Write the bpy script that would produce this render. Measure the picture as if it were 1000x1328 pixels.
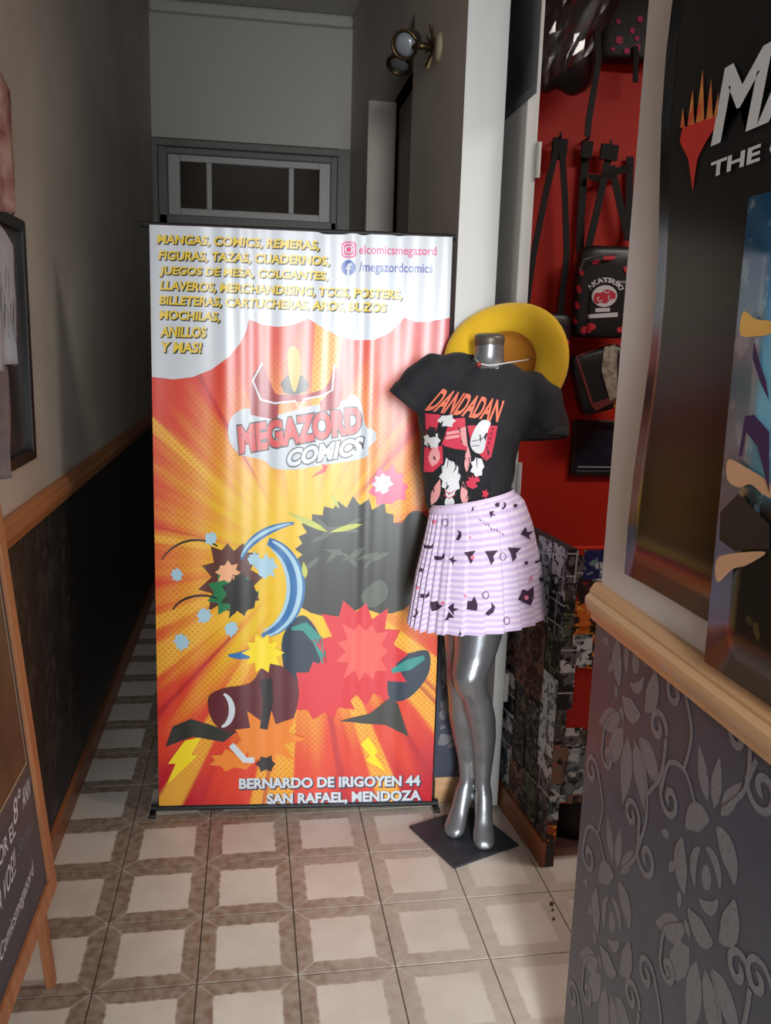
import bpy, bmesh, math, random
import numpy as np
from mathutils import Vector, Matrix
from mathutils.bvhtree import BVHTree

for o in list(bpy.data.objects):
    bpy.data.objects.remove(o)
scene = bpy.context.scene
col = scene.collection
R = random.Random(7)

# ------------------------------------------------------------------ camera
FPX = 1098.55
YAW, PITCH, ROLL = .1604, .1943, .0299
CAM = Vector((0, 0, 1.565))
_f0 = Vector((math.sin(YAW), math.cos(YAW), 0)); _r0 = Vector((math.cos(YAW), -math.sin(YAW), 0)); _z = Vector((0, 0, 1))
FW = _f0 * math.cos(PITCH) - _z * math.sin(PITCH)
_u0 = _z * math.cos(PITCH) + _f0 * math.sin(PITCH)
RT = _r0 * math.cos(ROLL) + _u0 * math.sin(ROLL)
UP = -_r0 * math.sin(ROLL) + _u0 * math.cos(ROLL)
cd = bpy.data.cameras.new('camera')
cam = bpy.data.objects.new('camera', cd); col.objects.link(cam)
cd.sensor_fit = 'HORIZONTAL'; cd.sensor_width = 36; cd.lens = 36 * FPX / 1000
cd.clip_start = .02
cam.matrix_world = Matrix(((RT.x, UP.x, -FW.x, CAM.x), (RT.y, UP.y, -FW.y, CAM.y), (RT.z, UP.z, -FW.z, CAM.z), (0, 0, 0, 1)))
scene.camera = cam

# ------------------------------------------------------------------ world, daylight, exposure
w = bpy.data.worlds.new('world'); scene.world = w; w.use_nodes = True
w.node_tree.nodes['Background'].inputs[0].default_value = (.80, .90, 1.0, 1)
w.node_tree.nodes['Background'].inputs[1].default_value = 1.2

def area(name, loc, rot, sx, sy, power, color):
    l = bpy.data.lights.new(name, 'AREA'); l.shape = 'RECTANGLE'; l.size = sx; l.size_y = sy
    l.energy = power; l.color = color
    o = bpy.data.objects.new(name, l); col.objects.link(o); o.location = loc; o.rotation_euler = rot
    return o
# open daylight out in the street, and the sky seen through the street door behind the viewer
area('street_daylight', (0, -5.2, 2.65), (math.radians(90), 0, 0), .8, 2.7, 520, (.95, .98, 1.0))
area('street_door_skylight', (.25, -1.0, 1.3), (math.radians(90), 0, 0), .62, 2.2, 32, (.93, .97, 1.0))
# unseen fill light added in the shop room to brighten the red wall
area('shop_fill_light', (2.0, 1.8, 2.95), (0, 0, 0), 1.2, .4, 27, (1.0, .93, .85))

vs = scene.view_settings
vs.view_transform = 'Standard'; vs.look = 'None'; vs.gamma = 1; vs.use_curve_mapping = False
vs.exposure = 0.03

# ------------------------------------------------------------------ pixel -> position helpers (1000 x 1328 frame)
def ray(px, py):
    return RT * ((px - 500) / FPX) + UP * ((664 - py) / FPX) + FW
def ony(px, py, Y):
    d = ray(px, py); return CAM + d * (Y / d.y)
def onx(px, py, X):
    d = ray(px, py); return CAM + d * (X / d.x)
def onz(px, py, Z=0):
    d = ray(px, py); return CAM + d * ((Z - CAM.z) / d.z)

class Plane:
    def __init__(s, O, ex, ey):
        s.O = Vector(O); s.ex = Vector(ex).normalized(); s.ey = Vector(ey).normalized(); s.n = s.ex.cross(s.ey).normalized()
    def uv(s, px, py):
        d = ray(px, py); t = (s.O - CAM).dot(s.n) / d.dot(s.n); q = CAM + d * t - s.O
        return (q.dot(s.ex), q.dot(s.ey))
    def p(s, u, v, off=0.0):
        return s.O + s.ex * u + s.ey * v + s.n * off

# ------------------------------------------------------------------ materials
def srgb(r, g, b):
    def c(x):
        x /= 255.0
        return x / 12.92 if x <= .04045 else ((x + .055) / 1.055) ** 2.4
    return (c(r), c(g), c(b), 1)
MATS = {}
def mat(name, color=None, rough=.6, metal=0.0, spec=.5, coat=0.0, trans=0.0, noise=None, bump=None, sheen=0):
    if name in MATS: return MATS[name]
    m = bpy.data.materials.new(name); m.use_nodes = True; nt = m.node_tree
    b = nt.nodes['Principled BSDF']
    if color: b.inputs['Base Color'].default_value = color
    b.inputs['Roughness'].default_value = rough; b.inputs['Metallic'].default_value = metal
    b.inputs['Specular IOR Level'].default_value = spec; b.inputs['Coat Weight'].default_value = coat
    b.inputs['Transmission Weight'].default_value = trans
    if sheen: b.inputs['Sheen Weight'].default_value = sheen
    if noise:   # (scale, second colour, stretch)
        tc = nt.nodes.new('ShaderNodeTexCoord'); mp = nt.nodes.new('ShaderNodeMapping')
        mp.inputs['Scale'].default_value = noise[2] if len(noise) > 2 else (1, 1, 1)
        n = nt.nodes.new('ShaderNodeTexNoise'); n.inputs['Scale'].default_value = noise[0]; n.inputs['Detail'].default_value = 6
        mx = nt.nodes.new('ShaderNodeMix'); mx.data_type = 'RGBA'
        mx.inputs[6].default_value = color; mx.inputs[7].default_value = noise[1]
        rp = nt.nodes.new('ShaderNodeMapRange'); rp.inputs[1].default_value = .38; rp.inputs[2].default_value = .66
        nt.links.new(tc.outputs['Object'], mp.inputs[0]); nt.links.new(mp.outputs[0], n.inputs['Vector'])
        nt.links.new(n.outputs['Fac'], rp.inputs[0]); nt.links.new(rp.outputs[0], mx.inputs[0]); nt.links.new(mx.outputs[2], b.inputs['Base Color'])
    if bump:    # (scale, strength, distance)
        tc = nt.nodes.new('ShaderNodeTexCoord')
        n = nt.nodes.new('ShaderNodeTexNoise'); n.inputs['Scale'].default_value = bump[0]; n.inputs['Detail'].default_value = 5
        bp = nt.nodes.new('ShaderNodeBump'); bp.inputs['Strength'].default_value = bump[1]; bp.inputs['Distance'].default_value = bump[2]
        nt.links.new(tc.outputs['Object'], n.inputs['Vector']); nt.links.new(n.outputs['Fac'], bp.inputs['Height']); nt.links.new(bp.outputs[0], b.inputs['Normal'])
    MATS[name] = m
    return m

class NG:
    """tiny node-graph helper for maths in a material"""
    def __init__(s, m): s.nt = m.node_tree; s.b = s.nt.nodes['Principled BSDF']
    def val(s, x, sock):
        if isinstance(x, (int, float)): sock.default_value = x
        elif isinstance(x, tuple): sock.default_value = x
        else: s.nt.links.new(x, sock)
    def m(s, op, a, b=0.0, c=None):
        n = s.nt.nodes.new('ShaderNodeMath'); n.operation = op
        s.val(a, n.inputs[0]); s.val(b, n.inputs[1])
        if c is not None: s.val(c, n.inputs[2])
        return n.outputs[0]
    def mix(s, f, a, b):
        n = s.nt.nodes.new('ShaderNodeMix'); n.data_type = 'RGBA'
        s.val(f, n.inputs[0]); s.val(a, n.inputs[6]); s.val(b, n.inputs[7]); return n.outputs[2]
    def rng(s, x, a, b, c=0.0, d=1.0):
        n = s.nt.nodes.new('ShaderNodeMapRange'); n.interpolation_type = 'SMOOTHSTEP'
        s.val(x, n.inputs[0]); n.inputs[1].default_value = a; n.inputs[2].default_value = b; n.inputs[3].default_value = c; n.inputs[4].default_value = d
        return n.outputs[0]
    def tc(s, k='UV'):
        n = s.nt.nodes.new('ShaderNodeTexCoord'); return n.outputs[k]
    def sep(s, v):
        n = s.nt.nodes.new('ShaderNodeSeparateXYZ'); s.nt.links.new(v, n.inputs[0]); return n.outputs
    def comb(s, x, y, z=0.0):
        n = s.nt.nodes.new('ShaderNodeCombineXYZ'); s.val(x, n.inputs[0]); s.val(y, n.inputs[1]); s.val(z, n.inputs[2]); return n.outputs[0]
    def noise(s, v, scale, detail=4):
        n = s.nt.nodes.new('ShaderNodeTexNoise'); n.inputs['Scale'].default_value = scale; n.inputs['Detail'].default_value = detail
        if v is not None: s.nt.links.new(v, n.inputs['Vector'])
        return n.outputs['Fac']
    def rand(s):
        n = s.nt.nodes.new('ShaderNodeObjectInfo'); return n.outputs['Random']
    def pos(s):
        n = s.nt.nodes.new('ShaderNodeNewGeometry'); return n.outputs['Position']
    def bump(s, h, st, dist):
        n = s.nt.nodes.new('ShaderNodeBump'); n.inputs['Strength'].default_value = st; n.inputs['Distance'].default_value = dist
        s.nt.links.new(h, n.inputs['Height']); s.nt.links.new(n.outputs[0], s.b.inputs['Normal'])
    def base(s, c): s.nt.links.new(c, s.b.inputs['Base Color'])

# ------------------------------------------------------------------ mesh helpers
class M:
    def __init__(s): s.v = []; s.f = []; s.uv = None
    def add(s, vs_, fs): 
        b = len(s.v); s.v += [Vector(x) for x in vs_]; s.f += [tuple(b + i for i in f) for f in fs]; return s
    def box(s, a, b):
        (x0, y0, z0), (x1, y1, z1) = a, b
        return s.add([(x0, y0, z0), (x1, y0, z0), (x1, y1, z0), (x0, y1, z0), (x0, y0, z1), (x1, y0, z1), (x1, y1, z1), (x0, y1, z1)],
                     [(0, 3, 2, 1), (4, 5, 6, 7), (0, 1, 5, 4), (1, 2, 6, 5), (2, 3, 7, 6), (3, 0, 4, 7)])
    def loft(s, rings, cap=True, closed=True):
        n = len(rings[0]); b = len(s.v)
        for r in rings: s.v += [Vector(p) for p in r]
        for i in range(len(rings) - 1):
            for j in range(n if closed else n - 1):
                k = (j + 1) % n
                s.f.append((b + i * n + j, b + i * n + k, b + (i + 1) * n + k, b + (i + 1) * n + j))
        if cap and closed:
            s.f.append(tuple(b + j for j in reversed(range(n)))); s.f.append(tuple(b + (len(rings) - 1) * n + j for j in range(n)))
        return s
    def tube(s, pts, r, n=8, cap=True):
        pts = [Vector(p) for p in pts]; rings = []
        for i, p in enumerate(pts):
            t = (pts[min(i + 1, len(pts) - 1)] - pts[max(i - 1, 0)]).normalized()
            a = t.orthogonal().normalized() if i == 0 else (pa - t * pa.dot(t)).normalized()
            pa = a; b = t.cross(a); rr = r[i] if isinstance(r, (list, tuple)) else r
            rings.append([p + (a * math.cos(q) + b * math.sin(q)) * rr for q in [2 * math.pi * k / n for k in range(n)]])
        return s.loft(rings, cap)
    def strap(s, pts, wdt, th, wv):
        """flat ribbon with thickness; wv = width direction"""
        pts = [Vector(p) for p in pts]; wv = Vector(wv).normalized(); rings = []
        for i, p in enumerate(pts):
            t = (pts[min(i + 1, len(pts) - 1)] - pts[max(i - 1, 0)]).normalized(); n = t.cross(wv).normalized(); a = n.cross(t).normalized()
            rings.append([p + a * wdt / 2 + n * th / 2, p - a * wdt / 2 + n * th / 2, p - a * wdt / 2 - n * th / 2, p + a * wdt / 2 - n * th / 2])
        return s.loft(rings)
    def lathe(s, prof, O, ax, n=24, cap=False):
        ax = Vector(ax).normalized(); a = ax.orthogonal().normalized(); b = ax.cross(a); O = Vector(O)
        rings = [[O + ax * h + (a * math.cos(q) + b * math.sin(q)) * r for q in [2 * math.pi * k / n for k in range(n)]] for r, h in prof]
        return s.loft(rings, cap)
def obj(name, m, material, parent=None, smooth=False, bevel=0, seg=2, solid=0, **kw):
    me = bpy.data.meshes.new(name); me.from_pydata([tuple(v) for v in m.v], [], m.f); me.update()
    if material: me.materials.append(material)
    if m.uv:
        l = me.uv_layers.new(name='UVMap')
        for lp in me.loops: l.data[lp.index].uv = m.uv[lp.vertex_index]
    if smooth:
        for p in me.polygons: p.use_smooth = True
    o = bpy.data.objects.new(name, me); col.objects.link(o)
    if parent: o.parent = parent
    if solid:
        d = o.modifiers.new('solid', 'SOLIDIFY'); d.thickness = solid; d.offset = 0
    if bevel:
        d = o.modifiers.new('bevel', 'BEVEL'); d.width = bevel; d.segments = seg; d.limit_method = 'ANGLE'
    for k, v in kw.items(): o[k] = v
    return o
def tag(o, label, cat=None, group=None, kind=None):
    o['label'] = label
    if cat: o['category'] = cat
    if group: o['group'] = group
    if kind: o['kind'] = kind
    return o
def thing(name, loc, label, cat, group=None):
    o = bpy.data.objects.new(name, None); col.objects.link(o); o.location = loc; o.empty_display_size = .05
    tag(o, label, cat, group); return o
def adopt(o, root):
    """parent while keeping world-space mesh coordinates"""
    o.parent = root; o.matrix_parent_inverse = Matrix.Translation(root.location).inverted(); return o
def part(name, m, material, root, **kw):
    o = obj(name, m, material, None, **kw)
    return adopt(o, root)
def bx(name, a, b, material, root=None, bevel=0, **kw):
    m = M().box(a, b); o = obj(name, m, material, None, bevel=bevel, **kw)
    if root: adopt(o, root)
    return o

# ---- flat print: 2D polygons laid on a surface
def text2d(body, offset=0.0, shear=0.0, res=3):
    c = bpy.data.curves.new('t', 'FONT'); c.body = body; c.size = 1; c.offset = offset; c.shear = shear; c.resolution_u = res; c.fill_mode = 'FRONT'
    o = bpy.data.objects.new('t', c); col.objects.link(o)
    dg = bpy.context.evaluated_depsgraph_get(); me = bpy.data.meshes.new_from_object(o.evaluated_get(dg))
    vs_ = [(v.co.x, v.co.y) for v in me.vertices]; fs = [tuple(p.vertices) for p in me.polygons]
    bpy.data.objects.remove(o); bpy.data.curves.remove(c); bpy.data.meshes.remove(me)
    return vs_, fs
def quadmap(vs_, q, ref=None):
    """fit 2D verts (bounding box of ref) into the quad q = BL, BR, TR, TL"""
    r = ref or vs_
    x0 = min(v[0] for v in r); x1 = max(v[0] for v in r); y0 = min(v[1] for v in r); y1 = max(v[1] for v in r)
    out = []
    for x, y in vs_:
        s = (x - x0) / (x1 - x0); t = (y - y0) / (y1 - y0)
        out.append(tuple((q[0][k] * (1 - s) + q[1][k] * s) * (1 - t) + (q[3][k] * (1 - s) + q[2][k] * s) * t for k in (0, 1)))
    return out
class P2:
    def __init__(s): s.v = []; s.f = []; s.parts = []
    def poly(s, pts): b = len(s.v); s.v += [tuple(p) for p in pts]; s.f.append(tuple(range(b, b + len(pts)))); s.parts.append((len(s.f) - 1, len(s.f))); return s
    def add(s, v, f): b = len(s.v); s.v += v; s.f += [tuple(b + i for i in q) for q in f]; return s
    def ribbon(s, pts, w0, w1=None, mid=None):
        n = len(pts); L = []; Rr = []
        for i, p in enumerate(pts):
            a = pts[max(i - 1, 0)]; b = pts[min(i + 1, n - 1)]; dx, dy = b[0] - a[0], b[1] - a[1]; l = math.hypot(dx, dy) or 1
            t = i / (n - 1); ww = w0 + ((w1 if w1 is not None else w0) - w0) * t
            if mid is not None: ww += mid * math.sin(math.pi * t)
            L.append((p[0] - dy / l * ww / 2, p[1] + dx / l * ww / 2)); Rr.append((p[0] + dy / l * ww / 2, p[1] - dx / l * ww / 2))
        b = len(s.v); s.v += L + Rr
        for i in range(n - 1): s.f.append((b + i, b + n + i, b + n + i + 1, b + i + 1))
        s.parts.append((len(s.f) - n + 1, len(s.f))); return s
    def text(s, body, q, offset=0.0, shear=0.0, refoff=None):
        v, f = text2d(body, offset, shear)
        r = text2d(body, refoff, shear)[0] if refoff is not None else None
        return s.add(quadmap(v, q, r), f)
def _lift(q, e): return None if q is None else q + (CAM - q).normalized() * (.00006 * e)
def decal(name, p2, mapf, material, root, step=None, vstep=None, conv=None, label=None, stuff=False):
    """mapf(u, v) -> 3D point. conv: converts the stored coordinates (pixels) to u, v first"""
    if len(p2.parts) > 1 and not stuff and sum(b - a for a, b in p2.parts) == len(p2.f):
        for n_, (a, b) in enumerate(p2.parts):          # every printed piece is a part of its own
            q = P2()
            for f in p2.f[a:b]: pass
            ids = sorted({i for f in p2.f[a:b] for i in f}); mp_ = {i: k for k, i in enumerate(ids)}
            q.v = [p2.v[i] for i in ids]; q.f = [tuple(mp_[i] for i in f) for f in p2.f[a:b]]
            o = decal(name, q, (lambda u, v, m0=mapf, e=n_ % 6: _lift(m0(u, v), e)), material, root, step, vstep, conv, label)
        return o
    pts = [conv(*p) for p in p2.v] if conv else p2.v
    bm = bmesh.new(); vv = [bm.verts.new((p[0], p[1], 0)) for p in pts]
    for f in p2.f:
        try: bm.faces.new([vv[i] for i in f])
        except ValueError: pass
    bmesh.ops.triangulate(bm, faces=bm.faces[:])
    for st, ax in ((step, 0), (vstep, 1)):
        if not st: continue
        lo = min(p[ax] for p in pts); hi = max(p[ax] for p in pts); k = math.ceil(lo / st)
        while k * st < hi:
            no = (1, 0, 0) if ax == 0 else (0, 1, 0); co = (k * st, 0, 0) if ax == 0 else (0, k * st, 0)
            bmesh.ops.bisect_plane(bm, geom=bm.verts[:] + bm.edges[:] + bm.faces[:], plane_co=co, plane_no=no); k += 1
    m = M(); bm.verts.index_update(); bad = set(); m.uv = []
    for v in bm.verts:
        q = mapf(v.co.x, v.co.y)
        if q is None: bad.add(v.index); q = Vector((0, 0, 0))
        m.v.append(q); m.uv.append((v.co.x, v.co.y))
    m.f = [tuple(v.index for v in f.verts) for f in bm.faces if not any(v.index in bad for v in f.verts)]
    used = sorted({i for f in m.f for i in f}); ren = {i: k for k, i in enumerate(used)}
    m.v = [m.v[i] for i in used]; m.uv = [m.uv[i] for i in used]; m.f = [tuple(ren[i] for i in f) for f in m.f]
    bm.free()
    o = obj(name, m, material, None)
    if stuff: o['kind'] = 'stuff'
    if root: adopt(o, root)
    if label: o['label'] = label
    return o
def burst(cx, cy, rx, ry, n, inner, seed=0, rot=0.0, jit=.15):
    r = random.Random(seed); pts = []
    for i in range(2 * n):
        a = rot + math.pi * i / n; k = (1 if i % 2 == 0 else inner) * (1 + r.uniform(-jit, jit))
        pts.append((cx + math.cos(a) * rx * k, cy + math.sin(a) * ry * k))
    return pts
def ellipse(cx, cy, rx, ry, n=24, rot=0.0, a0=0, a1=2 * math.pi):
    return [(cx + math.cos(t) * rx * math.cos(rot) - math.sin(t) * ry * math.sin(rot), cy + math.cos(t) * rx * math.sin(rot) + math.sin(t) * ry * math.cos(rot))
            for t in [a0 + (a1 - a0) * i / n for i in range(n if abs(a1 - a0 - 2 * math.pi) < 1e-6 else n + 1)]]
def smooth_poly(pts, k=4, closed=True):
    n = len(pts); out = []
    for i in range(n if closed else n - 1):
        g = lambda j: pts[j % n] if closed else pts[max(0, min(n - 1, j))]
        p0, p1, p2, p3 = g(i - 1), g(i), g(i + 1), g(i + 2)
        for j in range(k):
            t = j / k
            out.append(tuple(.5 * (2 * p1[c] + (p2[c] - p0[c]) * t + (2 * p0[c] - 5 * p1[c] + 4 * p2[c] - p3[c]) * t * t + (3 * p1[c] - p0[c] - 3 * p2[c] + p3[c]) * t ** 3) for c in range(len(p1))))
    if not closed: out.append(tuple(pts[-1]))
    return out

# ================================================================== SETTING
XL, XR, XRF, YE, ZC = -.605, .68, .632, 5.75, 3.56
YA, YB = 1.52, 2.66          # shop opening in the right wall
YF = -1.1                    # street end
m_wall_l = mat('plaster_beige', srgb(186, 180, 168), .55, noise=(2.2, srgb(170, 163, 150)), bump=(60, .15, .002))
m_wall_r = mat('plaster_white', srgb(226, 218, 214), .6, bump=(50, .12, .002))
m_wall_c = mat('plaster_corridor', srgb(192, 183, 172), .6, bump=(50, .15, .002), noise=(1.6, srgb(178, 168, 158)))
m_end = mat('plaster_end', srgb(196, 192, 186), .6)
m_ceil = mat('ceiling_paint', srgb(190, 186, 180), .7)
m_red = mat('red_paint', srgb(182, 38, 20), .6, spec=.3, noise=(1.3, srgb(172, 32, 18)))
m_jamb = mat('jamb_white', srgb(204, 205, 201), .45)
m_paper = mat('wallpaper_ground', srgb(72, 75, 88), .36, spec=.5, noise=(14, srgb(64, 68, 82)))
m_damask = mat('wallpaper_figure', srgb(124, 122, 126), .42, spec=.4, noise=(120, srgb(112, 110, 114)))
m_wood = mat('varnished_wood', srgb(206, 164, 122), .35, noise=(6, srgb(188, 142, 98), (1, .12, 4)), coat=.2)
m_wood_b = mat('baseboard_wood', srgb(150, 92, 54), .4, noise=(8, srgb(120, 70, 40), (1, .15, 4)))
m_grout = mat('grout', srgb(96, 84, 72), .9)
m_black = mat('black_plastic', srgb(22, 22, 24), .45)
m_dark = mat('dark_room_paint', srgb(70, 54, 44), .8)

def wall(name, a, b, material, label, cat='wall', **kw):
    o = bx(name, a, b, material, None, **kw); tag(o, label, cat, kind='structure'); return o
WT = .14
wl = wall('wall_left', (XL - WT, YF, 0), (XL, YE + .3, ZC), m_wall_l, 'long beige plaster wall on the left of the corridor')
wr = wall('wall_right', (XR, YF, 0), (XR + WT, YA, ZC), m_wall_r, 'white wall on the near right that carries the black posters')
wf = wall('wall_right_far', (XRF, YB, 0), (XRF + .125, 3.55, ZC), m_wall_c, 'white end of the corridor wall behind the mannequin')
wf2 = wall('wall_right_end', (XRF, 4.85, 0), (XRF + .125, YE + .3, ZC), m_wall_c, 'shaded strip of corridor wall beyond the side doorway')
wf3 = wall('wall_right_lintel', (XRF, 3.55, 2.84), (XRF + .125, 4.85, ZC), m_wall_c, 'wall above the side doorway in the corridor')
wll = wall('wall_shop_lintel', (XR, YA, 2.95), (XR + WT, YB, ZC), m_wall_r, 'wall above the shop opening')
we = wall('wall_end', (XL - WT, YE, 2.79), (XRF + .2, YE + .2, ZC), m_end, 'plain grey upper wall above the door at the corridor end')
bx('cornice', (XL, YE - .05, ZC - .07), (XRF, YE, ZC), m_end, we, bevel=.02)
wall('ceiling', (XL - WT, YF, ZC), (3.2, YE + .3, ZC + .1), m_ceil, 'plain pale ceiling of the corridor', 'ceiling')
wfr = wall('wall_front', (XL - WT, YF - .15, 0), (-.08, YF, ZC), m_wall_l, 'wall beside the street door')
bx('door_head_wall', (-.08, YF - .15, 2.45), (.58, YF, ZC), m_wall_l, wfr)
bx('door_side_wall', (.58, YF - .15, 0), (3.2, YF, ZC), m_wall_l, wfr)
# shop room
wsb = wall('wall_shop_back', (XRF + .125, 3.3, 0), (3.2, 3.42, ZC), m_red, 'bright red shop wall hung with black bags')
wall('wall_shop_right', (3.05, YF, 0), (3.2, 3.42, ZC), m_red, 'red side wall of the shop room')
# dark side room beyond the corridor doorway
wsr = wall('wall_side_room', (1.5, 3.42, 0), (1.6, YE + .3, ZC), m_dark, 'dark wall of the room beyond the side doorway')
bx('room_end_wall', (XRF + .125, 5.5, 0), (1.5, 5.6, ZC), m_dark, wsr)
# reveal of the side doorway and an open dark door leaf
tr = wall('trim_1', (XRF - .012, 4.80, 0), (XRF + .14, 4.90, 2.84), m_wall_c, 'pale plaster reveal of the side doorway', 'door frame', bevel=.004)
dl = wall('door_1', (XRF + .15, 4.0, .01), (XRF + .19, 4.78, 2.80), mat('dark_door', srgb(74, 52, 40), .45), 'dark wooden door leaf standing open in the side doorway', 'door', bevel=.003)
for z0, z1 in ((.15, 1.0), (1.15, 2.6)): bx('door_panel', (XRF + .142, 4.1, z0), (XRF + .152, 4.68, z1), MATS['dark_door'], dl, bevel=.004)

# ---- end door with its transom
m_frame = mat('grey_door_paint', srgb(118, 116, 112), .5)
m_white_fr = mat('white_frame_paint', srgb(186, 186, 182), .45)
m_glass = mat('transom_glass', srgb(50, 38, 36), .12, spec=.6)
fr = thing('door_frame', (0, YE, 0), 'grey door frame at the corridor end', 'door frame')
fr['kind'] = 'structure'; fr.name = 'door_2'; fr['label'] = 'grey framed door with three-pane transom at the corridor end'; fr['category'] = 'door'
bx('jamb', (XL, YE, 0), (-.575, YE + .16, 2.79), m_frame, fr); bx('jamb', (.555, YE, 0), (XRF, YE + .16, 2.79), m_frame, fr)
bx('casing', (-.575, YE + .02, 0), (-.515, YE + .12, 2.745), m_frame, fr, bevel=.008); bx('casing', (.51, YE + .02, 0), (.555, YE + .12, 2.745), m_frame, fr, bevel=.008)
bx('head', (XL, YE + .01, 2.745), (XRF, YE + .13, 2.79), m_frame, fr, bevel=.008); bx('top_casing', (-.575, YE + .03, 2.705), (.555, YE + .12, 2.745), m_frame, fr, bevel=.008)
bx('transom_bar', (-.575, YE + .02, 2.25), (.555, YE + .12, 2.34), m_frame, fr, bevel=.006)
bx('backing', (-.6, YE + .1, 0), (XRF, YE + .15, 2.79), m_frame, fr)
sash = bx('transom_frame', (-.515, YE + .05, 2.34), (-.44, YE + .09, 2.705), m_white_fr, fr, bevel=.005)
for a, b in (((.44, 2.34), (.51, 2.705)), ((-.44, 2.665), (.44, 2.705)), ((-.44, 2.34), (.44, 2.385)), ((-.277, 2.385), (-.244, 2.665)), ((.242, 2.385), (.276, 2.665))):
    bx('sash_bar', (a[0], YE + .05, a[1]), (b[0], YE + .09, b[1]), m_white_fr, fr, bevel=.004)
for x0, x1 in ((-.44, -.277), (-.244, .242), (.276, .44)): bx('pane', (x0, YE + .068, 2.385), (x1, YE + .074, 2.665), m_glass, fr)
for x0, x1 in ((-.515, -.005), (.005, .51)):
    lf = bx('door_leaf', (x0, YE + .05, .01), (x1, YE + .09, 2.25), m_frame, fr, bevel=.004)
    for z0, z1 in ((.2, .9), (1.05, 2.1)): bx('door_panel', (x0 + .09, YE + .038, z0), (x1 - .09, YE + .052, z1), m_frame, lf, bevel=.006)

# ---- floor: each tile a piece of its own
fl = wall('floor', (XL - WT, YF - .6, -.12), (3.2, YE + .3, -.006), m_grout, 'cream ceramic floor with brown framed tiles', 'floor')
mt = mat('ceramic_tile', srgb(200, 188, 170), .38, spec=.45); g = NG(mt)
uv = g.sep(g.tc('UV')); P = g.pos(); px_ = g.sep(P)
ax_ = g.m('ABSOLUTE', g.m('SUBTRACT', uv[0], .5)); ay_ = g.m('ABSOLUTE', g.m('SUBTRACT', uv[1], .5))
nz = g.noise(P, 38, 6); nz2 = g.noise(P, 5, 3)
jit = g.m('MULTIPLY', g.m('SUBTRACT', nz, .5), .05)
edge = g.m('ADD', g.m('MAXIMUM', ax_, ay_), jit)
border = g.rng(edge, .315, .345)
mitre = g.rng(g.m('ADD', g.m('ABSOLUTE', g.m('SUBTRACT', ax_, ay_)), g.m('MULTIPLY', jit, .5)), .004, .03)
wear = g.rng(g.m('ADD', px_[0], g.m('MULTIPLY', g.m('SUBTRACT', nz2, .5), .8)), -.1, .7, 1.0, .34)
fac = g.m('MULTIPLY', g.m('MULTIPLY', border, g.m('ADD', g.m('MULTIPLY', mitre, .3), .7)), wear)
mott = g.rng(nz, .35, .7, .72, 1.0)
cream = g.mix(g.rng(nz2, .3, .7), srgb(224, 217, 206), srgb(210, 201, 188))
g.base(g.mix(g.m('MULTIPLY', fac, mott), cream, srgb(132, 111, 94)))
g.bump(nz, .08, .002)
T = .25; X0 = -.3844; Y0 = 2.3755
tile_mesh = {}
def tile(i, j, cut=None):
    key = cut or 'full'
    if key not in tile_mesh:
        a = T - .0015; u0 = cut if cut else 0.0
        mm = M(); x0 = u0 * T; bxv = [(x0, .0015), (a, .0015), (a, a), (x0 if cut else .0015, a)]
        if not cut: bxv[0] = (.0015, .0015)
        mm.v = [Vector((x, y, -.0065)) for x, y in bxv] + [Vector((x, y, -.0012)) for x, y in bxv]
        ins = .0012; cx = sum(p[0] for p in bxv) / 4; cy = sum(p[1] for p in bxv) / 4
        mm.v += [Vector((x + (ins if x < cx else -ins), y + (ins if y < cy else -ins), 0)) for x, y in bxv]
        mm.f = [(8, 9, 10, 11)] + [(k, (k + 1) % 4, 4 + (k + 1) % 4, 4 + k) for k in range(4)] + [(4 + k, 4 + (k + 1) % 4, 8 + (k + 1) % 4, 8 + k) for k in range(4)]
        mm.uv = [(v.x / T, v.y / T) for v in mm.v]
        o = obj('tile', mm, mt); tile_mesh[key] = o.data
    else:
        o = bpy.data.objects.new('tile', tile_mesh[key]); col.objects.link(o)
    o.location = (X0 + i * T, Y0 + j * T, 0); o.parent = fl
for j in range(-14, 14):
    y = Y0 + j * T
    if y + T > YE: continue
    tile(-1, j, (XL - (X0 - T)) / T + .001)
    for i in range(0, 4): tile(i, j)
    if YA - T < y + T and y < 3.05:
        for i in range(4, 8): tile(i, j)
    else: tile(4, j)

# chipped glaze on two tiles
pz = P2()
for cx, cy, r_ in ((715.5, 1172, 3.2), (717, 1180, 2), (718, 1192, 2.2)): pz.poly(burst(cx, cy, r_, r_ * 1.2, 6, .75, int(cy)))
decal('glaze_chip', pz, lambda px, py: onz(px, py, .0006), mat('chip_dark', srgb(70, 50, 40), .9), fl)
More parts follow.
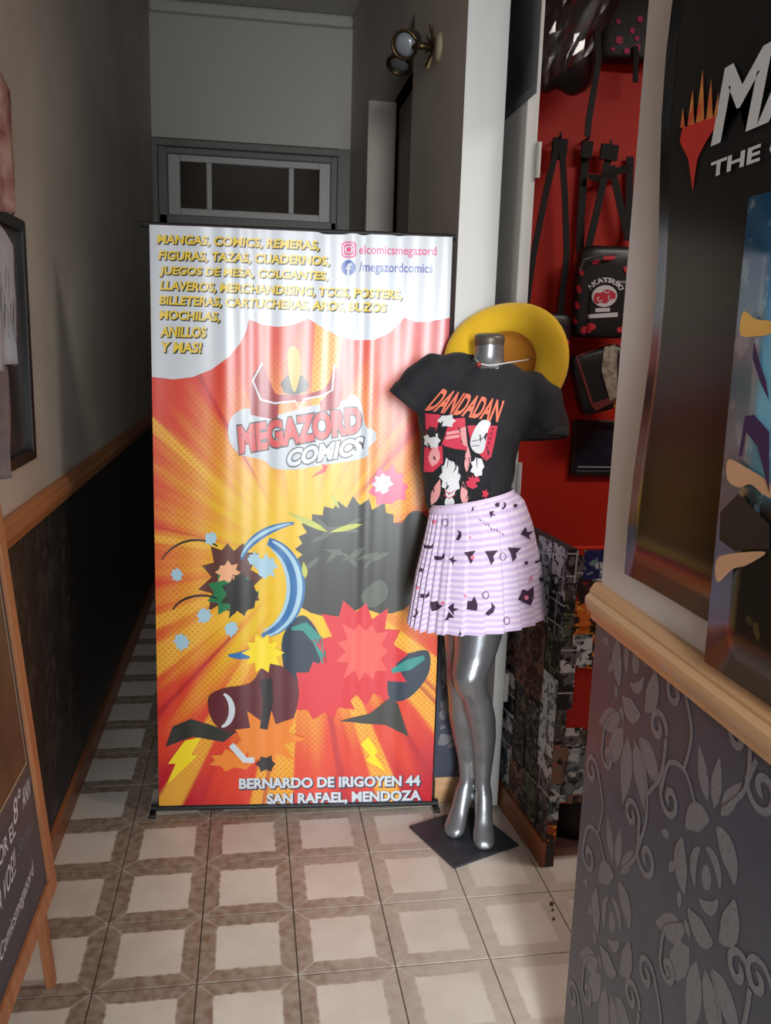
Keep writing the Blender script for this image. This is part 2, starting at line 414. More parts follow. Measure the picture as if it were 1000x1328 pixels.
# ---- wainscot wallpaper, rails and baseboards
def spiral(cx, cy, r0, a0, turns, sgn, n=26, k=.12):
    return [(cx + r0 * (1 - (1 - k) * t) * math.cos(a0 + sgn * turns * 2 * math.pi * t), cy + r0 * (1 - (1 - k) * t) * math.sin(a0 + sgn * turns * 2 * math.pi * t)) for t in [i / (n - 1) for i in range(n)]]
def petal(cx, cy, L, W, a, n=5):
    pts = []
    for i in range(n + 1):
        t = i / n; pts.append((L * t, W * math.sin(math.pi * t ** .8) * .5))
    for i in range(n - 1, 0, -1):
        t = i / n; pts.append((L * t, -W * math.sin(math.pi * t ** .8) * .42))
    c, s = math.cos(a), math.sin(a)
    return [(cx + x * c - y * s, cy + x * s + y * c) for x, y in pts]
def damask_motif(p, cx, cy, s, flip):
    q = []; rr = random.Random(3)
    pol = []; rib = []
    ar = lambda cx_, cy_, r_, a0, a1, ky=1.0: [(cx_ + r_ * math.cos(math.radians(a0 + (a1 - a0) * i / 9)), cy_ + ky * r_ * math.sin(math.radians(a0 + (a1 - a0) * i / 9))) for i in range(10)]
    pol.append(ellipse(0, .015, .009, .013, 10))
    for k in range(3): rib.append((ar(0, .015, .024, 120 * k + 10, 120 * k + 105, 1.2), .003, .003, .010))
    for k in range(5): rib.append((ar(0, .015, .049, 72 * k + 24, 72 * k + 82, 1.2), .004, .004, .024))
    for k in (-1, 0, 1): pol.append(petal(.012 * k, .088, .055, .020, math.radians(90 - k * 28)))
    for k in range(5):
        a = math.radians(-90 + (k - 2) * 30); pol.append(petal(.030 * math.cos(a), -.050 + .026 * math.sin(a), .088 - .010 * abs(k - 2), .034, a))
    rib.append((smooth_poly([(.035, -.09), (.07, -.14), (.08, -.20), (.062, -.26)], 5, False), .006, .009)); rib.append((spiral(.092, -.255, .032, math.pi, 1.25, 1), .009, .012))
    rib.append((smooth_poly([(.075, -.16), (.11, -.11), (.115, -.05)], 5, False), .007, .009)); rib.append((spiral(.088, -.045, .028, 0, 1.2, 1), .009, .013))
    rib.append((smooth_poly([(-.035, .09), (-.075, .13), (-.12, .12), (-.135, .07)], 5, False), .006, .009)); rib.append((spiral(-.108, .07, .028, math.pi, 1.2, 1), .009, .013))
    rib.append((smooth_poly([(-.08, .13), (-.07, .19), (-.10, .24)], 5, False), .006, .008)); rib.append((spiral(-.124, .225, .028, .5, 1.2, 1), .008, .012))
    rib.append((smooth_poly([(.02, .13), (.06, .18), (.06, .235)], 5, False), .006, .009)); rib.append((spiral(.034, .235, .027, 0, 1.2, 1), .009, .012))
    rib.append((smooth_poly([(-.04, -.08), (-.085, -.12), (-.09, -.17)], 5, False), .006, .008)); rib.append((spiral(-.067, -.17, .024, math.pi, 1.2, 1), .008, .012))
    for k in range(4): pol.append(petal(-.10 + .02 * k, .02 - .03 * k, .026, .016, math.radians(200 + 40 * k)))
    f = -1 if flip else 1
    G = 1.35
    pol = [[(x * G, y * G) for x, y in a] for a in pol[:9]] + pol[9:]; rib = [([(x * G, y * G) for x, y in a[0]],) + tuple(b * G for b in a[1:]) for a in rib[:8]] + rib[8:]
    for a in pol: p.poly([(cx + f * x * s, cy + y * s) for x, y in (a if not flip else a[::-1])])
    for a, w0, w1, *md in rib: p.ribbon([(cx + f * x * s, cy + y * s) for x, y in a], w0 * s, w1 * s, md[0] * s if md else None)
def clip_p2(p, u0, u1, v0, v1):
    q = P2(); q.lev = []
    for pi, (fa, fb) in enumerate(p.parts):
        for f in p.f[fa:fb]:
            pts = [p.v[i] for i in f]
            if all(u0 <= a <= u1 and v0 <= b <= v1 for a, b in pts): q.poly(pts); q.lev.append(pi % 33)
    return q
ZR0, ZR1 = 1.045, 1.12
def wainscot(wallo, plane, L, root, material=None):
    """plane: u along the wall, v up"""
    m_ = M(); 
    for a in ((0, .09), (L, .09), (L, ZR0), (0, ZR0)): m_.v.append(plane.p(a[0], a[1], .004))
    for a in ((0, .09), (L, .09), (L, ZR0), (0, ZR0)): m_.v.append(plane.p(a[0], a[1], 0))
    m_.f = [(0, 1, 2, 3), (0, 4, 5, 1), (1, 5, 6, 2), (2, 6, 7, 3), (3, 7, 4, 0)]
    wp = adopt(obj('wallpaper', m_, material or m_paper), wallo)
    return wp
def damask(plane, L, root, cells, material=None):
    p = P2()
    for cx, cy, fl_ in cells: damask_motif(p, cx, cy, 1.15, fl_)
    p = clip_p2(p, .003, L - .003, .09, ZR0)
    m_ = M()
    for k, f in enumerate(p.f):
        m_.add([plane.p(p.v[i][0], p.v[i][1], .0042 + .00003 * p.lev[k]) for i in f], [tuple(range(len(f)))])
    o = adopt(obj('wallpaper_figure', m_, material or m_damask), root); o['kind'] = 'stuff'; return o
# right wall: u runs from the far end towards the viewer (so that the normal faces the corridor)
pr = Plane((XR, YA, 0), (0, -1, 0), (0, 0, 1))
wainscot(wr, pr, YA - YF, wr)
cells = []
for k in range(8):
    u = YA - 1.34 + .287 * k; z = (.48, .77)[k % 2]
    cells += [(u, z, False), (u, z + .52, False), (u, z - .52, False)]
damask(pr, YA - YF, wr, cells)
pl_ = Plane((XL, YF, 0), (0, 1, 0), (0, 0, 1))
wainscot(wl, pl_, YE - YF, wl, mat('wallpaper_left', srgb(40, 37, 35), .5, noise=(14, srgb(34, 32, 30))))  # ground and figure darker than on the right wall
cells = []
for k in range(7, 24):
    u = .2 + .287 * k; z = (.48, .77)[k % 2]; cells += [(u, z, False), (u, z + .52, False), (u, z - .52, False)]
damask(pl_, YE - YF, wl, cells, mat('wallpaper_left_figure', srgb(58, 53, 48), .5))
pp = Plane((XRF, YB, 0), (1, 0, 0), (0, 0, 1))      # wall end facing the viewer
wainscot(wf, pp, .125, wf)
damask(pp, .125, wf, [(.10, .55, False), (.02, .3, True), (.03, .8, False)])
pq = Plane((XRF, 3.55, 0), (0, -1, 0), (0, 0, 1)); wainscot(wf, pq, 3.55 - YB, wf)
def rail_profile(plane, u0, u1, z0=ZR0, h=.075):
    prof = [(.0, 0), (.014, .0), (.016, .012), (.024, .02), (.030, .034), (.030, .046), (.022, .054), (.022, .06), (.012, h), (0, h)]
    return M().loft([[plane.p(u, z0 + b, a) for a, b in prof] for u in (u0, u1)])
def trim(name, m, material, label, cat='trim'):
    o = obj(name, m, material); tag(o, label, cat, kind='structure'); return o
trim('trim_2', rail_profile(pl_, 0, YE - YF), mat('shaded_rail_wood', srgb(176, 118, 74), .4, noise=(6, srgb(154, 98, 58), (1, .12, 4))), 'wooden chair rail running along the left corridor wall', 'chair rail')  # browner colour puts the shade of the left side into the rail
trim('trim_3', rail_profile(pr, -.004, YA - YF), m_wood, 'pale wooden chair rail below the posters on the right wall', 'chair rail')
trim('trim_4', rail_profile(pp, 0, .125), m_wood, 'short wooden chair rail on the wall end behind the mannequin', 'chair rail')
def base_profile(plane, u0, u1, h=.09):
    prof = [(0, 0), (.014, 0), (.014, h - .012), (.006, h), (0, h)]
    return M().loft([[plane.p(u, b + .0005, a) for a, b in prof] for u in (u0, u1)])
trim('baseboard_left', base_profile(pl_, 0, YE - YF), m_wood_b, 'brown wooden baseboard along the left wall', 'baseboard')
trim('baseboard_right', base_profile(pr, 0, YA - YF), m_wood_b, 'brown wooden baseboard under the grey wallpaper on the right', 'baseboard')
trim('baseboard_pillar', base_profile(pp, 0, .125), m_wood, 'short light wooden baseboard at the wall end behind the mannequin', 'baseboard')
# bright painted face on the wall end above the rail
bx('wall_end_face', (XRF - .001, YB - .004, ZR1), (XRF + .126, YB, 2.95), m_jamb, wf)

# ---- shop door leaf folded back behind the wall end
LY = 2.585
ld = thing('door_3', (.82, LY, 0), 'white narrow door leaf folded back beside the red shop wall', 'door'); ld['kind'] = 'structure'
bx('leaf', (.805, LY, .012), (.842, 3.24, 2.9), m_jamb, ld, bevel=.003)
for z in (.45, 1.16, 2.12):
    h = part('hinge', M().tube([(.847, LY - .004, z - .05), (.847, LY - .004, z + .05)], .008, 8), m_jamb, ld)
dp = Plane((.8045, 3.0, 0), (0, -1, 0), (0, 0, 1))

# ================================================================== OBJECTS
# ---- banner
BO = Vector((-.306, 2.676, .028)); BE = Vector((.614, 2.612, .028)); BH = 1.872
TOP = Vector((-.300, 2.748, .028 + BH)); 
ban = Plane(BO, BE - BO, TOP - BO - (TOP - BO).project((BE - BO))); BW = (BE - BO).length; BHH = BH / ban.ey.z
def ripple(u, v):
    t = v / BHH
    a = .0004 + .0013 * max(0, t - .1) ** 1.5
    w1 = math.sin(u * 47 + 1.3 * math.sin(v * 1.7) + 2.2 * math.sin(u * 9)); w2 = math.sin(u * 93 + 2 + 1.1 * math.sin(v * 2.3 + 1) + 1.6 * math.sin(u * 17 + v))
    return a * (w1 + .55 * w2 + .8 * math.sin(u * 27 + v * 1.4)) + .006 * math.sin(u * 7 + .5) * t
def bmap(off):
    return lambda u, v: ban.p(u, v, ripple(u, v) + off)
rb = thing('promotional_banner', (.15, 2.645, 0), 'tall red and yellow comic shop banner standing across the corridor', 'banner')
NU, NV = 150, 60
mb = M(); mb.uv = []
for j in range(NV + 1):
    for i in range(NU + 1):
        u, v = BW * i / NU, BHH * j / NV; mb.v.append(bmap(0)(u, v)); mb.uv.append((u, v))
for j in range(NV):
    for i in range(NU): a = j * (NU + 1) + i; mb.f.append((a, a + 1, a + NU + 2, a + NU + 1))
PR, PC = .30, .35     # gloss of the vinyl
m_ban = mat('banner_print', None, PR, coat=.0, spec=.6); g = NG(m_ban)
uv = g.sep(g.tc('UV')); du = g.m('SUBTRACT', uv[0], .47); dv = g.m('SUBTRACT', uv[1], .84)
ang = g.m('ARCTAN2', dv, du); dist = g.m('SQRT', g.m('ADD', g.m('MULTIPLY', du, g.m('MULTIPLY', du, 1.0)), g.m('MULTIPLY', dv, g.m('MULTIPLY', dv, .62))))
an = g.noise(g.comb(g.m('COSINE', ang), g.m('SINE', ang), 0.0), 9, 2)
an2 = g.noise(g.comb(g.m('COSINE', ang), g.m('SINE', ang), 4.0), 4, 1)
dd = g.m('ADD', dist, g.m('MULTIPLY', g.m('SUBTRACT', an, .5), .55))
c = g.mix(g.rng(dd, .16, .40), srgb(236, 192, 26), srgb(230, 144, 44))
c = g.mix(g.rng(dd, .36, .56), c, srgb(222, 66, 42))
c = g.mix(g.rng(dd, .58, .78), c, srgb(190, 26, 42))
ray1 = g.m('MULTIPLY', g.rng(an2, .56, .60), g.rng(dist, .22, .34))
c = g.mix(g.m('MULTIPLY', ray1, .75), c, srgb(244, 190, 60))
ray2 = g.m('MULTIPLY', g.rng(an, .62, .66), g.rng(dist, .25, .3))
c = g.mix(g.m('MULTIPLY', ray2, .7), c, srgb(178, 28, 40))
s1 = g.m('SUBTRACT', g.m('FRACT', g.m('MULTIPLY', g.m('ADD', uv[0], uv[1]), 52)), .5); s2 = g.m('SUBTRACT', g.m('FRACT', g.m('MULTIPLY', g.m('SUBTRACT', uv[0], uv[1]), 52)), .5)
dr = g.m('SQRT', g.m('ADD', g.m('MULTIPLY', s1, s1), g.m('MULTIPLY', s2, s2)))
dots = g.m('MULTIPLY', g.m('LESS_THAN', dr, .27), g.m('MULTIPLY', g.rng(dist, .26, .40), g.rng(dist, .75, .6)))
c = g.mix(g.m('MULTIPLY', dots, .45), c, srgb(200, 54, 34))
g.base(c)
cloth = part('banner_sheet', mb, m_ban, rb, smooth=True)
def pm(name, r, gg, b, rough=None):
    return mat('print_' + name, srgb(r, gg, b), rough if rough is not None else PR, spec=.6)
K = {n: pm(n, *c_) for n, c_ in dict(white=(208, 215, 222), cloudgrey=(188, 196, 204), yellow=(240, 206, 60), ink=(30, 26, 28), red=(206, 32, 48), deepred=(160, 22, 36), gold=(226, 168, 44), pink=(236, 96, 132),
     igpink=(222, 60, 130), fbblue=(52, 78, 168), smoke=(44, 46, 42), smoke2=(84, 90, 78), lime=(186, 190, 70), teal=(40, 140, 132), blue=(44, 110, 170), sky=(168, 204, 220), brown=(92, 44, 34), green=(30, 120, 70), orange=(236, 134, 50), crimson=(214, 40, 52), wine=(92, 26, 36), skin=(240, 176, 130), lemon=(250, 222, 40)).items()}
BU = ban.uv
L1, L2, L3, L4, L5 = .0009, .0015, .0021, .0027, .0033
def bdec(name, p2, material, off, label=None):
    return decal(name, p2, bmap(off), material, cloth, step=BW / NU, conv=BU, label=label)
# white cloud at the top
tl, tr_ = ban.p(0.0, BHH), ban.p(BW, BHH)
cl = [(203, 489), (225, 492), (250, 489), (275, 479), (297, 463), (312, 445), (320, 428), (323, 414), (340, 421), (360, 424), (382, 421), (400, 413), (415, 423), (435, 434), (460, 441), (485, 441), (505, 432), (518, 420), (524, 412), (540, 418), (557, 417), (572, 412)]
p = P2(); cuv = [BU(*q) for q in cl]; cuv[0] = (0.0005, cuv[0][1]); cuv[-1] = (BW - .0005, cuv[-1][1])
p.poly(cuv + [(BW - .0005, BHH - .0005), (.0005, BHH - .0005)])
decal('cloud_print', p, bmap(L1), K['white'], cloth, step=BW / NU, vstep=.15)
# shop wares listed on the cloud: (text, left x, baseline left, right x, baseline right, height)
lines = [('MANGAS, COMICS, REMERAS,', 204, 318, 414, 326, 14), ('FIGURAS, TAZAS, CUADERNOS,', 206, 339, 427, 346, 14), ('JUEGOS DE MESA, COLGANTES,', 207, 359, 425, 366, 14),
         ('LLAVEROS, MERCHANDISING, TCGS, POSTERS,', 208, 378, 521, 390, 14), ('BILLETERAS, CARTUCHERAS, AROS, BUZOS', 207, 397, 501, 407, 14), ('MOCHILAS,', 207, 416, 285, 419, 14), ('ANILLOS', 208, 437, 268, 438, 14), ('Y MAS!', 209, 457, 262, 458, 14)]
pf, po = P2(), P2()
for s_, xa, ya, xb, yb, h in lines:
    q = [(xa, ya), (xb, yb), (xb, yb - h), (xa, ya - h)]
    q2 = [(a + 1.2, b + 1.2) for a, b in q]
    pf.text(s_, q, .030, .12); po.text(s_, q2, .062, .12, refoff=.030)
bdec('lettering_shadow', po, K['ink'], L2); bdec('lettering', pf, K['yellow'], L3, 'yellow comic lettering listing what the shop sells')
# social media lines
p = P2(); p.text('elcomicsmegazord', [(466, 333), (566, 335), (566, 320), (466, 317)], .012); bdec('account_lettering', p, K['igpink'], L2)
p = P2(); p.text('/megazordcomics', [(466, 356), (561, 358), (561, 342), (466, 339)], .012); bdec('account_lettering', p, K['fbblue'], L2)
def rrect(x0, y0, x1, y1, r, n=4):
    out = []
    for cx, cy, a0 in ((x1 - r, y1 - r, 0), (x0 + r, y1 - r, 90), (x0 + r, y0 + r, 180), (x1 - r, y0 + r, 270)):
        out += [(cx + r * math.cos(math.radians(a0 + 90 * i / n)), cy + r * math.sin(math.radians(a0 + 90 * i / n))) for i in range(n + 1)]
    return out
p = P2(); p.poly(rrect(443, 313, 462, 334, 5)); bdec('camera_icon', p, K['igpink'], L2)
p = P2(); ring = lambda cx, cy, r, w_: [(cx + r * math.cos(2 * math.pi * i / 20), cy + r * math.sin(2 * math.pi * i / 20)) for i in range(21)]
p.ribbon(ring(452.5, 323.5, 4.3, 0), 1.6); q = rrect(445.5, 315.5, 459.5, 331.5, 4); p.ribbon(q + [q[0]], 1.4); p.poly(ellipse(457, 318.5, 1.1, 1.1, 8)); bdec('camera_icon_lines', p, K['white'], L3)
p = P2(); p.poly(ellipse(452, 347, 9.5, 10)); bdec('f_icon', p, K['fbblue'], L2)
p = P2(); p.text('f', [(449, 357), (456, 357), (456, 341), (449, 341)], .05); bdec('f_icon_letter', p, K['white'], L3)
# shop emblem
p = P2(); p.poly(smooth_poly([(296, 562), (299, 544), (310, 533), (323, 530), (345, 541), (400, 527), (445, 520), (456, 511), (468, 522), (474, 552), (485, 558), (488, 570), (478, 580), (472, 594), (420, 603), (380, 609), (354, 607), (342, 597), (314, 590), (301, 578)])); bdec('emblem_cloud', p, K['cloudgrey'], L2)
p = P2(); p.poly([(340, 471), (328, 486), (324, 505), (325, 538), (360, 545), (362, 524), (340, 519), (329, 494)]); p.poly([(434, 472), (441, 490), (444, 512), (440, 528), (416, 536), (415, 521), (431, 506)])
p.poly([(341, 474), (343, 496), (352, 508), (362, 512), (395, 512), (420, 505), (428, 494), (431, 478), (430, 506), (416, 514), (390, 521), (356, 523), (338, 518), (330, 494)]); bdec('emblem_horns', p, pm('horn', 158, 16, 36), L3)
p = P2(); p.ribbon([(340, 471), (328, 494), (338, 518), (356, 523), (383, 520), (389, 530), (394, 518), (418, 513), (431, 506), (434, 472)], 2.6); bdec('emblem_outline', p, K['white'], L4)
p = P2(); p.poly([(372, 487), (364, 497), (368, 509), (382, 513), (398, 507), (401, 498), (393, 487)]); bdec('emblem_crest_base', p, K['smoke'], L3)
p = P2(); p.poly(smooth_poly([(373, 456), (381, 449), (388, 458), (390, 478), (386, 500), (381, 508), (375, 488)])); bdec('emblem_crest', p, K['gold'], L4)
qm = [(311, 589), (470, 561), (468, 526), (308, 552)]
p = P2(); p.text('MEGAZORD', qm, .10, 0, refoff=.055); bdec('logo_outline', p, K['ink'], L4)
p = P2(); p.text('MEGAZORD', qm, .055); bdec('logo_lettering', p, pm('logored', 206, 52, 54), L5, 'red block letters of the shop name')
qm = [(372, 606), (471, 589), (472, 566), (373, 583)]
p = P2(); p.text('COMICS', qm, .105, .15, refoff=.045); bdec('logo_outline', p, K['ink'], L5 + .0003)
p = P2(); p.text('COMICS', qm, .045, .15); bdec('logo_lettering', p, K['white'], L5 + .0009, 'white letters below the shop name')
# plain comic shapes of about the size and colour of the printed pictures
p = P2(); p.poly(burst(458, 712, 78, 66, 24, .86, 1, jit=.06)); p.poly(ellipse(540, 700, 22, 38, 18)); p.poly(ellipse(430, 760, 55, 40, 18)); p.poly(ellipse(500, 756, 46, 40, 18)); bdec('smoke_print', p, K['smoke'], L2)
p = P2()
for k in range(16):
    a = R.uniform(0, 6.28); r_ = R.uniform(.2, .8); cx, cy = 458 + 70 * r_ * math.cos(a), 705 + 55 * r_ * math.sin(a); p.poly(petal(cx, cy, 30, 7, R.uniform(2.2, 4.0)))
bdec('smoke_wisps', p, K['smoke2'], L3)
p = P2(); p.poly(petal(425, 690, 60, 9, 3.6)); p.poly(petal(470, 680, 44, 8, 2.9)); p.poly(petal(440, 660, 26, 5, 4.2)); p.poly(petal(396, 750, 22, 8, 4.6)); bdec('smoke_glints', p, K['lime'], L4)
p = P2(); p.poly(burst(300, 748, 40, 52, 11, .72, 5)); bdec('burst_print', p, K['brown'], L2)
p = P2(); p.poly(burst(300, 768, 34, 34, 9, .6, 6)); bdec('burst_print', p, K['green'], L3)
p = P2(); p.poly(burst(312, 770, 26, 32, 9, .7, 8)); bdec('burst_print', p, K['ink'], L4)
p = P2(); p.poly(burst(296, 742, 17, 15, 8, .7, 9)); bdec('burst_print', p, K['skin'], L4)
arc = lambda cx, cy, rx, ry, a0, a1, n=26: [(cx + rx * math.cos(math.radians(a0 + (a1 - a0) * i / n)), cy + ry * math.sin(math.radians(a0 + (a1 - a0) * i / n))) for i in range(n + 1)]
p = P2(); p.ribbon(arc(335, 762, 50, 62, -75, 85), 10, 5, 14); p.ribbon(arc(400, 735, 88, 58, 190, 258), 3, 3, 8); p.ribbon(arc(305, 700, 100, 150, 95, 68), 3, 7, 6); bdec('swirl_print', p, K['blue'], L3)
p = P2(); p.ribbon(arc(335, 762, 54, 64, -70, 80), 3, 2, 4); p.ribbon(arc(330, 762, 44, 58, -60, 75), 2, 2, 3); p.ribbon(arc(400, 737, 90, 60, 195, 255), 1.5, 1.5, 3)
for cx, cy, r_ in ((230, 745, 8), (274, 698, 9), (265, 798, 10), (236, 832, 11), (345, 735, 15), (330, 725, 9), (300, 815, 10)): p.poly(burst(cx, cy, r_, r_ * 1.1, 8, .75, int(cx)))
bdec('swirl_foam', p, K['sky'], L4)
p = P2(); p.ribbon(arc(255, 760, 55, 60, 215, 300), 1.5, 2, 1); p.ribbon(arc(262, 800, 40, 28, 200, 300), 2, 2, 1); bdec('swirl_line', p, K['ink'], L3)
p = P2(); p.poly(smooth_poly([(365, 835), (380, 805), (398, 800), (420, 835), (430, 880), (400, 905), (375, 890)])); p.poly(smooth_poly([(500, 860), (535, 846), (556, 845), (555, 875), (530, 905), (505, 905)])); bdec('panel_shape_print', p, pm('navy', 24, 46, 66), L3)
p = P2(); p.ribbon([(378, 815), (395, 812), (412, 830), (422, 860)], 4, 8, 8); p.ribbon([(508, 870), (530, 862), (550, 852)], 6, 6, 8); bdec('panel_shape_glint', p, K['teal'], L4)
p = P2(); p.poly(burst(468, 848, 62, 72, 13, .74, 11, jit=.1)); p.poly(burst(420, 895, 48, 42, 10, .7, 12, jit=.1)); bdec('burst_print', p, K['crimson'], L4)
p = P2(); p.poly(burst(470, 845, 36, 44, 11, .66, 13)); bdec('burst_print', p, pm('coral', 236, 92, 84), L5)
p = P2(); p.poly(smooth_poly([(468, 772), (490, 752), (502, 760), (500, 778), (480, 788)])); bdec('smoke_print', p, K['smoke2'], L4)
p = P2(); p.poly([(215, 968), (224, 942), (248, 932), (290, 945), (318, 940), (290, 962), (250, 955)]); p.poly([(440, 935), (480, 925), (505, 905), (516, 912), (530, 955), (500, 940), (470, 938)]); bdec('swoosh_print', p, K['smoke'], L3)
p = P2(); p.poly(smooth_poly([(270, 905), (290, 892), (325, 885), (345, 860), (375, 870), (388, 900), (370, 950), (330, 945), (300, 950), (276, 935)])); bdec('swoosh_print', p, K['wine'], L5)
p = P2(); p.poly(burst(345, 958, 46, 40, 9, .6, 15)); p.poly(burst(300, 985, 34, 16, 7, .6, 16)); bdec('burst_print', p, K['orange'], L5 + .0006)
p = P2(); p.ribbon(arc(285, 920, 16, 22, -70, 80), 3, 3, 5); p.ribbon([(300, 965), (318, 985), (330, 985)], 8, 8); bdec('swoosh_print', p, K['white'], L5 + .0008)
p = P2(); p.ribbon([(345, 880), (348, 910), (342, 945)], 16, 10); p.poly(burst(345, 990, 14, 12, 6, .7, 18)); bdec('swoosh_print', p, K['ink'], L5 + .0010)
p = P2(); p.poly(burst(340, 846, 28, 28, 10, .62, 19)); bdec('burst_print', p, K['lemon'], L5 + .0012)
p = P2(); p.poly(burst(504, 630, 28, 27, 9, .78, 21)); bdec('burst_print', p, K['pink'], L5)
p = P2(); p.poly(burst(496, 628, 13, 14, 8, .75, 22)); bdec('burst_print', p, K['white'], L5 + .0005)
p = P2(); p.poly([(240, 960), (262, 955), (248, 978), (256, 980), (216, 1018), (228, 990), (218, 990)]); p.poly([(478, 955), (490, 975), (486, 978), (500, 1000), (474, 985), (480, 980), (468, 965)]); bdec('bolt_print', p, K['lemon'], L3)
p = P2(); p.poly([(402, 620), (420, 607), (416, 601), (425, 604), (422, 612)]); bdec('bolt_print', p, K['crimson'], L3)
# address
pf, po = P2(), P2()
for s_, xa, ya, xb, yb, h in (('BERNARDO DE IRIGOYEN 44', 310, 1023, 545, 1019, 14), ('SAN RAFAEL, MENDOZA', 346, 1045, 546, 1040, 16)):
    q = [(xa, ya), (xb, yb), (xb, yb - h), (xa, ya - h)]; pf.text(s_, q, .040); po.text(s_, [(a + 1, b + 1) for a, b in q], .085, refoff=.040)
bdec('address_shadow', po, pm('navyink', 30, 40, 70), L2); bdec('address_lettering', pf, K['white'], L3, 'white address lettering at the foot of the banner')
# stand: rods at top and bottom, poles behind, feet
def brod(v, ua, ub, r, name): return part(name, M().tube([ban.p(ua, v, -.012), ban.p(ub, v, -.012)], r, 10), m_black, rb)
brod(BHH + .002, -.030, BW + .022, .009, 'top_rod'); brod(-.012, -.028, BW + .024, .011, 'bottom_rod')
for u in (.12, BW - .12):
    part('pole', M().tube([ban.p(u, -.012, -.022), ban.p(u, BHH, -.022)], .007, 8), m_black, rb)
for u in (-.02, BW + .014):
    q = ban.p(u, 0, 0)
    bx('foot', (q.x - .010, q.y - .035, 0.0005), (q.x + .010, q.y + .035, .012), m_black, rb, bevel=.002)

# ---- mannequin ------------------------------------------------------------
F = Vector((-.30, -.954, 0)).normalized(); S0 = Vector((-F.y, F.x, 0))      # front, and sideways to the right in view
if S0.x < 0: S0 = -S0
PXM = 1 / 423.0
def ringe(c_, hw, dp_, tilt=0.0, lean=0.0, n=28, e=2.0, S=None, Fd=None):
    S_ = ((S or S0) + Vector((0, 0, tilt))).normalized(); F_ = ((Fd or F) + Vector((0, 0, lean))).normalized()
    out = []
    for k in range(n):
        a = 2 * math.pi * k / n; ca, sa = math.cos(a), math.sin(a)
        ca = math.copysign(abs(ca) ** (2 / e), ca); sa = math.copysign(abs(sa) ** (2 / e), sa)
        out.append(Vector(c_) + S_ * hw * ca + F_ * dp_ * sa)
    return out
def remeshed(name, m, material, voxel, smooth=6, root=None):
    o = obj(name, m, material)
    r = o.modifiers.new('r', 'REMESH'); r.mode = 'VOXEL'; r.voxel_size = voxel; r.use_smooth_shade = True
    if smooth:
        s = o.modifiers.new('s', 'SMOOTH'); s.iterations = smooth; s.factor = .5
    dg = bpy.context.evaluated_depsgraph_get(); me = bpy.data.meshes.new_from_object(o.evaluated_get(dg))
    o.modifiers.clear(); old = o.data; o.data = me; bpy.data.meshes.remove(old); me.name = name
    for p_ in me.polygons: p_.use_smooth = True
    if root: adopt(o, root)
    return o
m_silver = mat('silver_paint', srgb(146, 149, 153), .33, metal=.72, noise=(3, srgb(134, 137, 142)))
m_steel = mat('base_steel', srgb(66, 68, 76), .5, metal=.3, noise=(18, srgb(56, 58, 66)))
mq = thing('mannequin', (.681, 2.429, 0), 'silver headless mannequin standing on a square dark plate', 'mannequin')
def mp(px, py, Y=2.43): return ony(px, py, Y)
body = M()
# near leg (right in view): thigh, bent knee, calf, ankle
legA = [(630, 770, 2.40, .086, .086), (622, 812, 2.385, .076, .080), (617, 845, 2.37, .064, .070), (609, 875, 2.345, .054, .058), (611, 893, 2.355, .049, .052), (619, 908, 2.38, .046, .052), (624, 930, 2.415, .046, .054), (627, 955, 2.435, .041, .046), (627.5, 985, 2.45, .031, .035), (626, 1012, 2.455, .0255, .031), (627, 1030, 2.448, .027, .036)]
body.loft([ringe(mp(x, y, Y), a, b, n=20) for x, y, Y, a, b in legA])
def foot(ank, toe, wd, hl):
    """arched foot standing on its ball: rings from heel to toe"""
    ank = Vector(ank); toe = Vector(toe); d = (toe - ank); fl_ = Vector((d.x, d.y, 0)).normalized(); sd = Vector((-fl_.y, fl_.x, 0))
    L = Vector((d.x, d.y, 0)).length; rings = []
    # (t along, bottom z, top z, half width)
    tab = [(-.22, .085, .135, .018), (-.12, .068, .165, .026), (.05, .062, .185, .030), (.28, .046, .160, .029), (.50, .022, .112, .030), (.70, .008, .074, .036), (.88, .0065, .052, .036), (1.0, .0065, .040, .029), (1.07, .009, .028, .016)]
    for t, z0, z1, hw in tab:
        c0 = Vector((ank.x, ank.y, 0)) + fl_ * L * t + Vector((0, 0, (z0 + z1) / 2)); rr = []
        for k in range(16):
            a = 2 * math.pi * k / 16; rr.append(c0 + sd * math.cos(a) * hw * wd + Vector((0, 0, math.sin(a) * (z1 - z0) / 2)))
        rings.append(rr)
    body.loft(rings)
foot(mp(627, 1030, 2.455), onz(628, 1098, .02), 1.0, 0)
# far leg (left in view)
legB = [(604, 770, 2.47, .080, .084), (603, 820, 2.465, .066, .072), (601, 860, 2.455, .054, .058), (599, 885, 2.45, .048, .052), (600, 905, 2.46, .045, .050), (601, 930, 2.48, .046, .053), (603, 955, 2.495, .040, .045), (605, 982, 2.505, .030, .034), (606, 1008, 2.505, .025, .030), (604, 1024, 2.50, .026, .034)]
body.loft([ringe(mp(x, y, Y), a, b, n=20) for x, y, Y, a, b in legB])
foot(mp(604, 1024, 2.505), onz(586, 1082, .02), 1.0, 0)
